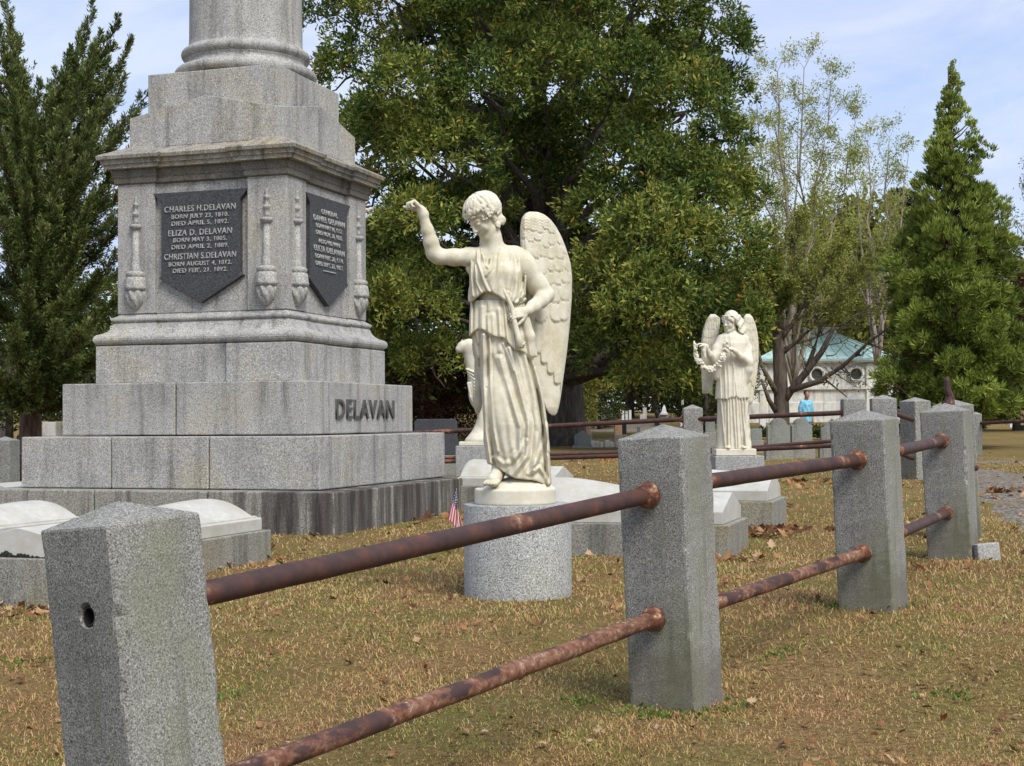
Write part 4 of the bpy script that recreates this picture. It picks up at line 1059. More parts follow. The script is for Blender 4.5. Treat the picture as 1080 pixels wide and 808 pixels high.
# ------------------------------------------------------------------ headstones and far monuments
st_mats = [granite('headstone_grey', (.22,.225,.20), 45, .3, .8, (.3,.3,.24), .35, .7), granite('headstone_pale', (.50,.48,.43), 45, .25, .6, (.3,.29,.25), .1, .6),
           granite('headstone_tan', (.40,.30,.20), 45, .3, .6), granite('headstone_black', (.035,.036,.042), 45, .4, .4), granite('headstone_peach', (.55,.33,.20), 45, .3, .4), granite('headstone_light', (.62,.62,.60), 45, .15, .3)]
def headstone(px, yb, D, wpx, hpx, kind, mi, label, base=True, rz=0., gr='headstones in the field beyond the plot'):
    k = D / FPX; c = pt(px, yb, D); w = wpx*k; hh = hpx*k; t = min(.28, max(.10, w*.28))
    gz = g(c.x, c.y)
    root = empty('headstone', (c.x, c.y, min(gz, c.z)), rz, label, 'gravestone', gr); off = c.z - min(gz, c.z)
    bh = .12*hh if base else 0
    if base:
        mb = MB(); mb.box((-w*.6, -t*.8, -.2), (w*.6, t*.8, off + bh)); mb.build('stone_base', M['slabbase'] if mi != 3 else st_mats[0], root, bevel=.01)
    z0, z1 = (off + bh + .002 if base else -.2), off + hh; mb = MB()
    if kind == 'gable': P = [(-w/2, z0), (w/2, z0), (w/2, z1 - w*.32), (0, z1), (-w/2, z1 - w*.32)]
    elif kind == 'round':
        n = 14; r = w/2; P = [(-w/2, z0), (w/2, z0)] + [(r*math.cos(math.pi*i/n), z1 - r*.7 + r*.7*math.sin(math.pi*i/n)) for i in range(n + 1)]
    elif kind == 'shoulder':
        n = 10; r = w*.36; P = [(-w/2, z0), (w/2, z0), (w/2, z1 - w*.34), (r, z1 - w*.30)] + [(r*math.cos(math.pi*i/n), z1 - w*.30 + w*.30*math.sin(math.pi*i/n)) for i in range(1, n)] + [(-r, z1 - w*.30), (-w/2, z1 - w*.34)]
    elif kind == 'flat': P = [(-w/2, z0), (w/2, z0), (w/2, z1), (-w/2, z1)]
    if kind in ('gable', 'round', 'shoulder', 'flat'):
        n = len(P); mb.add([(x, -t/2, z) for x, z in P] + [(x, t/2, z) for x, z in P], [tuple(range(n)), tuple(reversed(range(n, 2*n)))] + [(i+n, (i+1) % n + n, (i+1) % n, i) for i in range(n)])
    elif kind == 'obelisk':
        mb.rings([[(sx*a, sy*a, z) for sx, sy in ((-1,-1),(1,-1),(1,1),(-1,1))] for a, z in ((w*.5, z0), (w*.5, z0 + (z1-z0)*.22), (w*.34, z0 + (z1-z0)*.24), (w*.24, z1 - w*.5), (.01, z1))])
    elif kind == 'urn':
        mb.box((-w*.42, -w*.42, z0), (w*.42, w*.42, z0 + (z1-z0)*.55)); mb.lathe([(w*.2, z0 + (z1-z0)*.555), (w*.42, z0 + (z1-z0)*.75), (w*.46, z0 + (z1-z0)*.85), (w*.25, z0 + (z1-z0)*.92), (.01, z1)], 16)
    mb.build('stone', st_mats[mi], root, bevel=.01)
    return root
HS = [(614.5, 471.5, 46, 17, 17.5, 'gable', 0, 'dark mossy pointed headstone just beyond the two long far rails'),
 (619.5, 461, 56, 8, 16, 'round', 2, 'narrow tan headstone peeping over the mossy pointed headstone'),
 (652, 461, 52, 8, 17, 'flat', 4, 'peach coloured upright gravestone under the upper far rail'),
 (658.5, 460, 53, 4.5, 14, 'round', 3, 'slim black headstone right of the peach gravestone'),
 (641, 436.5, 105, 8, 11, 'gable', 5, 'large pale gabled monument in front of the far trees'),
 (657, 439, 90, 2.6, 6.5, 'round', 5, 'leftmost of three small white headstones in a close row'),
 (661, 439, 90, 2.6, 6.5, 'round', 5, 'middle of three small white headstones in a close row'),
 (664.6, 439, 90, 2.6, 6.5, 'round', 5, 'rightmost of three small white headstones in a close row'),
 (680, 439, 88, 4, 9, 'flat', 1, 'plain pale stone left of the dark urn monument'),
 (677, 441, 80, 4.5, 4, 'round', 1, 'tiny rounded pale stone low in the far field'),
 (693, 442, 75, 6, 10.5, 'urn', 3, 'dark urn topped monument in the far field'),
 (700.5, 439, 85, 7, 12, 'obelisk', 5, 'white stepped obelisk monument right of the dark urn'),
 (673.5, 456, 60, 3.5, 6, 'round', 5, 'small white headstone just above the cap of the second post'),
 (719, 447, 62, 3.5, 7, 'round', 5, 'small white round stone touching the far fence post on its left'),
 (720, 430, 95, 2.5, 11, 'flat', 1, 'thin pale stone above the upper far rail near the far post'),
 (749, 457, 40, 10, 12, 'flat', 0, 'dark low gravestone between the far fence post and the garland angel'),
 (821, 474, 34, 24, 33, 'shoulder', 0, 'mossy grey headstone nearest the garland angel, left of the pair'),
 (845, 474, 34.5, 23, 33, 'shoulder', 0, 'mossy grey headstone in front of the blue shirted man'),
 (875, 474, 35, 19, 29, 'shoulder', 0, 'mossy headstone partly covered by the third fence post'),
 (796, 466, 40, 15, 14, 'flat', 0, 'low dark gravestone behind the rail right of the garland angel'),
 (804, 446, 60, 7, 7, 'round', 5, 'small pale stone behind the rail between angel wing and tree trunk'),
 (590, 437, 95, 6, 7, 'round', 1, 'small pale headstone left of the big dark trunk foot'),
 (629, 437, 100, 6, 6, 'round', 1, 'small rounded pale stone left of the large gabled monument'),
 (634, 441, 85, 5, 7, 'gable', 0, 'dark pointed small headstone in the far field'),
 (52, 462, 40, 14, 17, 'flat', 1, 'light grey headstone seen through the gap left of the monument steps'),
 (61, 462, 44, 7, 16, 'flat', 0, 'narrow bluish grey headstone against the left edge of the monument step'),
 (1074, 455, 60, 12, 6.5, 'flat', 3, 'low dark gravestone at the right edge of the picture'),
 (1066.5, 450.5, 70, 4, 5, 'round', 5, 'small white headstone near the right edge'),
 (5, 452, 60, 7, 12, 'round', 1, 'pale headstone at the left edge above the greenish post')]
for i, a in enumerate(HS): headstone(*a, rz=random.uniform(-.25, .25), base=(a[5] != 'urn' and a[4] > 9))
k = 27 / FPX; c = pt(460, 492, 27)
mon2 = empty('family_monument', (c.x, c.y, c.z), .03, 'wide dark granite family monument behind the big monument, by the upper far rail', 'gravestone')
mb = MB(); mb.box((-24*k, -.3, -.3), (24*k, .3, 12*k)); mb.build('stone_base', st_mats[0], mon2, bevel=.01)
mb = MB(); mb.rings([[(sx*a, sy*.2, z) for sx, sy in ((-1,-1),(1,-1),(1,1),(-1,1))] for a, z in ((23*k, 12*k + .002), (22.5*k, 47*k), (20*k, 50*k))]); mb.build('stone', granite('dark_blue_granite', (.055,.058,.065), 60, .5, .3), mon2, bevel=.01)
mb = MB(); rr = random.Random(2)
for i in range(7):
    x = (i - 3)*.16 + rr.uniform(-.03, .03); w = rr.uniform(.06, .09); hh = rr.uniform(.12, .24)
    mb.rings([[(x + w*s*math.cos(a)*(1+rr.uniform(-.12,.12)), .07*s*math.sin(a), z) for a in [2*math.pi*j/9 for j in range(9)]] for s, z in ((1.1, -.1), (1.15, hh*.4), (1., hh*.8), (.5, hh))])
c = pt(635, 469, 47); o = mb.build('kerb_stones', st_mats[1], None, loc=(c.x, c.y, g(c.x, c.y))); tag(o, 'low rough pale stone kerb in the grass between two far headstones', 'kerb')

# ------------------------------------------------------------------ tomb with the green copper roof
DT = 80; KT = DT / FPX; ct = pt(872, 436, DT)
tomb = empty('mausoleum', (ct.x, ct.y, ct.z - .3), R(-5), 'white stone mausoleum with a pale green copper hipped roof and round windows', 'building')
tz = lambda y: (436 - y)*KT + .3; tx = lambda x: (x - 872)*KT
stone = granite('tomb_marble', (.70,.685,.63), 3.2, .10, .8, (.3,.28,.23), .15, .9)
mb = MB(); W_ = tx(956); mb.box((tx(792), 0, -.3), (W_ - .25, 7, tz(379))); wo = mb.build('wall', stone, tomb, bevel=.03)
mb = MB(); mb.box((tx(792) - .08, -.08, -.3), (W_ - .17, 0 - .002, tz(424))); mb.build('stone_footing', stone, wo, bevel=.03)
mb = MB(); mb.box((tx(790) - .1, -.14, tz(411)), (W_ - .1, -.003, tz(407))); mb.box((tx(790) - .25, -.30, tz(382.5)), (W_, -.003, tz(379.5))); mb.build('cornice', stone, wo, bevel=.02)
for x in (806, 826, 917, 936):
    mb = MB(); mb.box((tx(x) - .2, -.1, -.2), (tx(x) + .2, -.003, tz(383.5))); mb.build('pilaster', stone, wo, bevel=.02)
dark = plain('tomb_window_dark', (.055,.058,.052), .4)
for x in (862, 902.5):
    mb = MB(); n = 28
    ring = lambda r, y: [(tx(x) + r*math.cos(2*math.pi*j/n), y, tz(395) + r*math.sin(2*math.pi*j/n)) for j in range(n)]
    mb.rings([ring(.32, -.02), ring(.30, -.13), ring(.44, -.13), ring(.46, -.02)], False); fo = mb.build('window', stone, tomb, True)
    mb = MB(); mb.rings([ring(.33, -.012), ring(.33, -.005)]); mb.build('pane', dark, fo)
    mb = MB(); n2 = 20
    rg = lambda r, y: [(tx(x) + r*math.cos(math.pi*j/n2), y, tz(398) + r*math.sin(math.pi*j/n2)) for j in range(n2 + 1)]
    mb.rings([rg(.72, -.004), rg(.72, -.07), rg(.86, -.07), rg(.86, -.004)], False, close=False); mb.build('arch_moulding', stone, fo, bevel=.01)
m, nt, b = mat_new('verdigris_copper', .6)
nn = noise(nt, coords(nt, 'Object', (1.5, 1.5, 4)), 1.4, 5, .65)
nt.links.new(ramp(nt, nn, [(.35, (.25,.40,.37)), (.5, (.36,.51,.475)), (.66, (.48,.60,.565))]), b.inputs['Base Color']); cop = m
mb = MB(); x0, x1, y0, y1 = tx(797), tx(948), -.35, 7.3; ze, zt = tz(378.5), tz(348); a0_, a1_ = tx(857), tx(888)
mb.add([(x0,y0,ze-.12),(x1,y0,ze-.12),(x1,y1,ze-.12),(x0,y1,ze-.12),(x0,y0,ze),(x1,y0,ze),(x1,y1,ze),(x0,y1,ze),(a0_,2.6,zt),(a1_,2.6,zt),(a1_,4.2,zt),(a0_,4.2,zt)],
       [(3,2,1,0),(0,1,5,4),(1,2,6,5),(2,3,7,6),(3,0,4,7),(4,5,9,8),(5,6,10,9),(6,7,11,10),(7,4,8,11),(8,9,10,11)])
ro = mb.build('roof', cop, tomb)
mb = MB()
for i in range(13):
    t = (i + .5)/13; xa = x0 + (x1-x0)*t; xb = a0_ + (a1_-a0_)*t
    mb.tube([(xa, y0, ze + .02), (xb, 2.6, zt + .02)], .03, 4)
mb.build('roof_seam', cop, ro)
mb = MB(); mb.box((a0_ - .1, 2.5, zt - .02), (a1_ + .1, 4.3, zt + .22)); mb.box((a0_ - .2, 2.4, zt + .222), (a1_ + .2, 4.4, zt + .30)); mb.build('roof_lantern', stone, ro, bevel=.02)

# ------------------------------------------------------------------ the man in the blue shirt
DP = 42; cp = pt(851, 475.5, DP); Hm = 63*DP/FPX
man = empty('person', (cp.x, cp.y, cp.z), R(12), 'man in a light blue polo shirt and grey trousers standing near the tomb', 'person')
s_ = Hm / 1.75
def vperson():
    skin = plain('skin', (.33,.17,.11), .6); V = Vol((-.42,-.30,-.02), (.42,.34,1.8), .017)
    S = lambda P: [((x, y, z), r) for x, y, z, r in P]
    V.chain(S([(0,.0,.95,.12),(0,0,1.12,.12),(0,-.0,1.32,.135),(0,.0,1.45,.08),(.0,-.01,1.53,.055),(.0,-.02,1.58,.055)]), .04)
    V.chain(S([(-.14,0,1.42,.06),(.14,0,1.42,.06)]), .05)
    for sg, fy in ((-1,.06),(1,-.06)):
        V.chain(S([(sg*.09,.0,.93,.09),(sg*.10,fy*.5,.52,.062),(sg*.10,fy,.10,.042)]), .03); V.seg((sg*.10, fy+.02, .05), (sg*.12, fy-.16, .035), .042, .034, .02)
        V.chain(S([(sg*.17,0,1.41,.058),(sg*.215,.03,1.15,.045),(sg*.20,-.06,.93,.033),(sg*.195,-.09,.85,.034)]), .02)
        for k in range(4): V.chain(S([(sg*.195 + (k-1.5)*.006, -.10 + (k-1.5)*.018, .84, .012),(sg*.19,-.115+(k-1.5)*.017,.78,.009)]), .006)
        V.seg((sg*.185,-.12,.86), (sg*.17,-.15,.80), .014, .010, .008)
    head(V, np.array([.0,-.03,1.645]), frame((.15,-1,-.03),(0,0,1)), 1.02, .01)
    b = link('body', V.mesh('body'), skin, man, True); b.scale = (s_*.84, s_, s_)
    V = Vol((-.45,-.35,.80), (.45,.35,1.60), .017)
    loft(V, [(.84,.0,.0,.185,.135),(1.0,.0,.0,.185,.14),(1.2,.0,.0,.185,.145),(1.36,.0,.0,.195,.145),(1.45,.0,.0,.15,.10),(1.50,.0,-.005,.075,.07)], lambda X,Z,th,dy: .007*np.sin(X*40+Z*17), k=.02)
    for sg in (-1, 1): V.chain(S([(sg*.15,0,1.42,.075),(sg*.205,.02,1.28,.070),(sg*.222,.03,1.17,.068)]), .03)
    V.ell((0,-.02,1.56), (.068,.068,.07), .01, None, 'd')
    o = link('shirt', V.mesh('shirt'), plain('blue_polo', (.20,.50,.66), .85, .12, 8), man, True); o.scale = (s_*.84, s_, s_)
    V = Vol((-.3,-.25,.02), (.3,.3,.98), .017)
    for sg, fy in ((-1,.06),(1,-.06)): V.chain(S([(sg*.085,.0,.92,.105),(sg*.10,fy*.5,.52,.082),(sg*.10,fy,.09,.066)]), .03)
    o = link('trousers', V.mesh('trousers'), plain('grey_denim', (.13,.15,.18), .9, .15, 8), man, True); o.scale = (s_*.84, s_, s_)
    V = Vol((-.14,-.16,1.55), (.14,.16,1.85), .014)
    A = frame((.15,-1,-.03),(0,0,1)); V.ell((0,.0,1.70), (.086,.104,.09), .01, A); V.ell((0,-.095,1.63), (.085,.09,.095), .01, A, 'd')
    o = link('hair', V.mesh('hair'), plain('short_brown_hair', (.05,.03,.02), .8), man, True); o.scale = (s_*.84, s_, s_)
vperson()

# ------------------------------------------------------------------ trees
def leaf_mesh(name, P, Dn, L_, W_, fold=.25, seed=0):
    r = np.random.default_rng(seed); n = len(P)
    Dn = Dn / (np.linalg.norm(Dn, axis=1, keepdims=True) + 1e-9)
    q = r.normal(size=(n, 3)); q -= (q*Dn).sum(1, keepdims=True)*Dn; q /= (np.linalg.norm(q, axis=1, keepdims=True) + 1e-9)
    nr = np.cross(Dn, q); L_ = np.broadcast_to(L_, (n,))[:, None]; W_ = np.broadcast_to(W_, (n,))[:, None]
    mid = P + Dn*L_*.5; 
    V = np.stack([P, mid + q*W_*.5 + nr*W_*fold, P + Dn*L_ - nr*L_*.08, mid - q*W_*.5 + nr*W_*fold], 1).reshape(-1, 3)
    i = np.arange(n)[:, None]*4
    F = np.concatenate([i + np.array([[0, 1, 2]]), i + np.array([[0, 2, 3]])])
    return np_mesh(name, V, F)
def unit(n, r): v = r.normal(size=(n, 3)); return v / np.linalg.norm(v, axis=1, keepdims=True)
def rosettes(C, Nn, K, Ls, spread, r, rad=.12, droop=.2, wr=.34):
    """K leaves round every cluster centre"""
    n = len(C); c = np.repeat(C, K, 0); nn = np.repeat(Nn, K, 0)
    d = nn*spread + unit(n*K, r); d[:, 2] -= droop
    d /= np.linalg.norm(d, axis=1, keepdims=True)
    P = c + unit(n*K, r)*rad*r.random((n*K, 1))**.5 + d*rad*.3
    l = Ls*r.uniform(.65, 1.25, n*K); return P, d, l, l*wr
def trunkmesh(paths, name, mat, parent, n=10):
    mb = MB()
    for pts, rad in paths: mb.tube(pts, rad, n)
    return mb.build(name, mat, parent, True)
def wander(p, q, k, amp, r, sag=0.):
    p = Vector(p); q = Vector(q); o = []
    for i in range(k + 1):
        t = i/k; v = p.lerp(q, t); w = math.sin(math.pi*t)
        o.append(v + Vector((r.uniform(-amp, amp), r.uniform(-amp, amp), r.uniform(-amp, amp) - sag))*w)
    return o
bark_dark = bark('dark_oak_bark', (.075,.062,.05)); bark_brown = bark('reddish_bark', (.10,.060,.042)); bark_grey = bark('grey_brown_bark', (.145,.115,.09), 7)
G1, G2, G3, G4 = (.045,.075,.018), (.105,.155,.032), (.20,.245,.048), (.33,.33,.07)
oakleaf = leafmat('glossy_green_leaves', [G1, (.065,.105,.022), G2, (.14,.19,.038), G3, G4], .28, [((.40,.20,.035), .002), ((.42,.36,.06), .012)], .3)
# the big dark tree behind the plot
def big_tree():
    D = 50; K_ = D / FPX; r = np.random.default_rng(21); rr = random.Random(5)
    c = pt(594, 469, D); gz = g(c.x, c.y)
    root = empty('large_broadleaf_tree', (c.x, c.y, gz), 0, 'huge dark green broadleaf tree with a thick dark trunk behind the big angel', 'tree')
    loc = lambda px, py, d=0: Vector(pt(px, py, D + d)) - root.location
    lobes = [(355,15,55,-1),(420,5,65,-3),(500,10,70,-2),(585,0,75,-4),(668,5,75,-2),(738,45,50,-2),(765,92,27,-1),(430,-70,80,0),(530,-90,95,-2),(640,-80,90,-1),(720,-35,60,0),
      (380,75,45,-3),(440,100,50,-5),(510,100,48,-5),(575,75,55,-4),(650,95,58,-5),(722,120,52,-4),(757,148,30,-2),(395,140,40,-4),(470,165,52,-5),
      (400,205,42,-3),(440,235,38,-6),(500,215,40,-3),(395,270,42,-3),(430,320,46,-5),(385,345,45,-2),(455,380,36,-3),
      (680,180,50,-5),(742,205,48,-5),(790,205,22,-3),(640,225,38,-5),(690,255,52,-7),(750,270,50,-7),(795,290,26,-4),(640,300,42,-6),(700,325,55,-8),(760,345,46,-7),(650,370,40,-6),(705,390,42,-7),(748,405,34,-6),(620,345,30,-4),
      (560,150,45,-1),(600,190,40,-1),(550,270,50,2),(600,270,50,2),(620,140,40,-2),(530,330,50,3),(480,300,50,2),(590,350,42,3),(560,200,60,4),(450,150,60,5),(660,300,70,5),(400,280,60,5),(720,200,60,4),(600,60,80,5),(480,50,80,5),(420,400,45,1),(690,80,70,5),(570,405,38,4),(500,400,40,4),(520,150,60,7),(470,235,60,7),(640,150,70,7),(565,240,60,7),(700,250,70,7),(400,150,60,7),(610,310,60,7),(540,60,80,7),(440,330,55,6),(740,330,60,7),(680,380,50,6)]
    P = []; Dn = []; Ls = []; Ws = []
    tc = loc(560, 200, 0)
    limbs = []
    top = loc(575, 20, 0)
    tp = [Vector((0,0,-.4)), Vector((0,0,.5)), Vector((-.05,0,3.)), Vector((-.2,0,6.)), Vector((-.6,.0,9.)), Vector((-.9,0,12.5)), Vector((-1.1,0,16))]
    limbs.append((tp, [1.05, .78, .66, .58, .45, .3, .15]))
    for (x, y, rp, d) in lobes:
        c_ = np.array(loc(x, y, d)); R_ = rp*K_; back = d > 0
        n = int(13 * R_**2 * (2.4 if back else 2.5) ) + 10
        u = unit(n, r); u[:, 1] = np.where(u[:, 1] > .45, -u[:, 1], u[:, 1]); u[:, 2] = np.where((u[:, 2] < -.45), -u[:, 2]*r.random(n), u[:, 2])
        rad = R_*(.74 + .28*r.random((n, 1))) * np.array([[1.06, 1., .86]])
        C = c_ + u*rad + r.normal(size=(n, 3))*.12
        nn = u*.9 + np.array([0, -.15, .55]); p_, d_, l_, w_ = rosettes(C, nn, 22 if back else 36, .32 if back else .195, .55, r, .26, .12, .42 if back else .36)
        P.append(p_); Dn.append(d_); Ls.append(l_); Ws.append(w_)
        # sparse inner twigs and leaves
        h0 = min(max(c_[2]*.75 - 1.5, 2.2), 13); st = Vector((-.1 - .06*h0, 0, h0))
        limbs.append((wander(st, Vector(c_), 6, .35, rr, -.3), [max(.06, .20 - .02*abs(i)) * (1 - .12*i) for i in range(7)]))
        for q in range(3):
            e = Vector(c_ + unit(1, r)[0]*R_*.9); limbs.append((wander(Vector(c_), e, 4, .12, rr), [.055, .045, .035, .025, .012]))
    P, Dn, Ls, Ws = map(np.concatenate, (P, Dn, Ls, Ws))
    link('crown', leaf_mesh('crown', P, Dn, Ls, Ws, .2, 1), oakleaf, root)
    o = trunkmesh(limbs, 'trunk', bark_dark, root, 12)
    return root
big_tree()
def plume_conifer(name, px, py, D, leads, mat, barkm, label, seed, leafL=.075, leafW=.020, dens=1., tr=.17):
    """upswept feathery evergreen: leads = tips (px,py,depth offset, start height)"""
    r = np.random.default_rng(seed); rr = random.Random(seed)
    c = pt(px, py, D); gz = g(c.x, c.y); root = empty(name, (c.x, c.y, gz), 0, label, 'tree')
    P = []; Dn = []; Ls = []; limbs = []
    hmax = max((pt(l[0], l[1], D + l[2]).z - gz) for l in leads)
    limbs.append(([Vector((0,0,-.3)), Vector((0,0,1.)), Vector((.05,0,hmax*.4)), Vector((0,.05,hmax*.75))], [tr*1.25, tr, tr*.7, tr*.25]))
    for l in leads:
        a, b, d_, h = l[:4]; tip = Vector(pt(a, b, D + d_)) - root.location; st = Vector((0, 0, h)) if len(l) == 4 else Vector(pt(l[4], l[5], D + d_*.5)) - root.location
        if len(l) == 4: st.z = max(h, .72*tip.z)
        mid = st.lerp(tip, .5); mid.z -= .16*(tip - st).length
        pts = []
        k = 24
        for i in range(k + 1):
            t = i/k; pts.append((st*(1-t)**2 + mid*2*t*(1-t) + tip*t*t) + Vector((rr.uniform(-.03,.03), rr.uniform(-.03,.03), rr.uniform(-.02,.02)))*(0 if i in (0, k) else 1))
        Lb = (tip - st).length
        limbs.append((pts, [max(.008, .055*(1 - i/k)) for i in range(k + 1)]))
        for i in range(4, k + 1):
            t = i/k; p = pts[i]; ax = (pts[i] - pts[i-1]).normalized()
            sub = max(2, int((4 + 2*dens)*(1 if t < .85 else .6))); prof = (.05 + .85*(1 - t)**.8*min(1, t*2.2))*min(1.05, Lb*.38)
            for q in range(sub):
                u = Vector(unit(1, r)[0])*(1 if t < .93 else .25); dr = (ax*(.85 + .5*t) + u*(.85 - .35*t) + Vector((0,0,.22))).normalized(); Ls_ = max(.24, prof*rr.uniform(.5, 1.1))
                e = p + dr*Ls_; 
                if rr.random() < .35: limbs.append(([p, p.lerp(e, .5) + Vector((0,0,-.02)), e], [.012, .009, .004]))
                m_ = int((26 + 60*Ls_)*dens); tt = r.random(m_)**.8
                base = np.array(p)[None] + np.array(dr)[None]*Ls_*tt[:, None]
                rad = (.028 + .07*(1 - tt))[:, None]*min(1.2, .5 + Ls_)
                uu = unit(m_, r); P.append(base + uu*rad*r.random((m_, 1))); Dn.append(np.array(dr)[None]*.9 + uu*.75 + np.array([[0,0,.15]])); Ls.append(leafL*r.uniform(.7, 1.4, m_))
    P, Dn, Ls = map(np.concatenate, (P, Dn, Ls))
    link('crown', leaf_mesh('crown', P, Dn, Ls, Ls*leafW/leafL, .2, seed), mat, root)
    mb = MB()
    for pts, rad in limbs: mb.tube(pts, rad, 10 if rad[0] > .05 else 4)
    mb.build('trunk', barkm, root, True)
    return root
juni = leafmat('juniper_foliage', [(.036,.055,.018), (.072,.105,.027), (.12,.158,.036), (.18,.215,.052), (.25,.28,.11)], .8, None, .18)
lead1 = [(8,8,0,4.2),(0,34,-.6,4),(16,44,.4,4),(-14,60,0,4.2),(-34,40,0,4.4),
  (96,13,-.3,0,34,190),(122,28,-.6,0,52,150),(135,50,-.2,0,66,165),(84,40,.3,0,40,180),(72,62,-.8,0,30,190),(112,72,.6,0,52,200),(128,90,-.9,0,60,190),(98,60,-1.2,0,48,170),(104,44,.2,0,66,130),(58,84,.4,0,22,200),
  (40,96,-1,0,10,200),(24,88,.8,0,0,200),(152,104,.6,2.9),(140,128,-.4,2.6),(100,118,-1.6,2.8),(70,110,-1.8,2.8),(15,110,-1.8,3.),(100,150,-2.2,2.3),(70,150,-2.4,2.3),(35,140,-2.6,2.5),(0,140,-2.4,2.6),(132,165,-.8,2.2),(155,175,0,2.1),(118,195,-1.8,1.9),
  (95,215,-2.6,1.7),(60,200,-3,1.8),(25,190,-3,1.9),(-8,190,-2.4,2),(128,235,-1.2,1.6),(85,250,-2.8,1.5),(45,245,-3.2,1.5),(5,240,-3,1.6),(118,275,-1.8,1.4),(132,310,-.8,1.2),(75,295,-3,1.3),(30,300,-3.2,1.3),(-10,300,-2.4,1.3),
  (100,335,-2.4,1.15),(58,345,-2.8,1.1),(15,350,-2.8,1.1),(115,365,-1.4,1.0),(80,385,-2,1.),(35,390,-2.2,.95),(-5,395,-1.8,.95),(104,405,-.8,.95),(60,260,1.5,1.8),(20,200,1.8,2.2),(90,190,1.6,2.2),(110,300,1.5,1.4),(40,340,1.8,1.3),
  (-60,60,0,4),(-50,120,-1,3.2),(-40,170,-1,2.8),(-50,240,-1.5,2),(-60,320,-1.5,1.4),(-40,380,-1.,1.),(160,200,1.2,2.2),(165,260,1.2,1.6),(160,330,1.4,1.2)]
plume_conifer('juniper_tree', 32, 462, 30, [(l[0], l[1], l[2], l[3]*1.2) + tuple(l[4:]) for l in lead1], juni, bark_brown, 'dark feathery juniper with upswept plumes at the left behind the monument', 31, .085, .022, .66, .22)
# conical cryptomeria at the right
def crypto():
    D = 42; K_ = D / FPX; r = np.random.default_rng(8); rr = random.Random(8)
    c = pt(1010, 452, D); gz = g(c.x, c.y); root = empty('conical_evergreen', (c.x, c.y, gz), 0, 'tall conical evergreen with bright green tufts at the right', 'tree')
    prof = [(66,1),(100,10),(140,22),(175,34),(205,38),(240,55),(280,62),(320,70),(360,76),(400,78),(425,72),(442,55)]
    P = []; Dn = []; Ls = []; limbs = [([Vector((0,0,-.3)), Vector((0,0,1)), Vector((-.1,0,5)), Vector((-.12,0,(452-68)*K_ + c.z - gz))], [.30,.24,.13,.015])]
    n = 620
    for i in range(n):
        y = 62 + (442 - 62)*((i + rr.random())/n)**.66; hw = np.interp(y, [p[0] for p in prof], [p[1] for p in prof])*K_
        a = rr.uniform(0, 2*math.pi); rad = hw*rr.uniform(.55, 1.0)*(1 + .16*math.sin(a*3 + y*.06) + .10*math.sin(y*.21 + a*2))
        if rr.random() < .28: rad *= .6
        z = (452 - y)*K_ + (c.z - gz); tip = Vector((rad*math.cos(a), rad*math.sin(a), z)); st = Vector((-.08, 0, max(.6, z - .55*rad - .2)))
        mid = st.lerp(tip, .55) + Vector((0,0,-.08*rad)); pts = [st, mid, tip]
        limbs.append((pts, [.03 + .01*rad, .02, .008]))
        out = (tip - mid).normalized() if rad > .05 else Vector((0,0,1)); up = .55 if y < 230 else .15
        out = (out + Vector((0,0,up))).normalized(); sz = (.09 + .27*min(1., hw/1.5))*rr.uniform(.7, 1.25)
        subs = 7 if y > 150 else 5
        for q in range(subs):
            cc = np.array(tip) + unit(1, r)[0]*sz*.75*np.array([1,1,.8]) - np.array(out)*sz*.3*rr.random()
            m_ = (34 if y > 240 else 24); uu = unit(m_, r); d_ = uu*.75 + np.array(out)[None]*.8 + np.array([[0,0,-.1 if y > 260 else .35]])
            P.append(cc[None] + uu*.05); Dn.append(d_); Ls.append(sz*.62*r.uniform(.6, 1.2, m_))
    # branchlets inside
    P, Dn, Ls = map(np.concatenate, (P, Dn, Ls))
    mat = leafmat('cryptomeria_needles', [(.07,.11,.024), (.15,.21,.04), (.24,.31,.055), (.33,.40,.08), (.42,.48,.11)], .9, [((.16,.075,.03), .012)], .25)
    link('crown', leaf_mesh('crown', P, Dn, Ls, .034, .2, 4), mat, root)
    mb = MB()
    for pts, rad in limbs: mb.tube(pts, rad, 8 if rad[0] > .1 else 4)
    mb.build('trunk', bark_brown, root, True)
crypto()
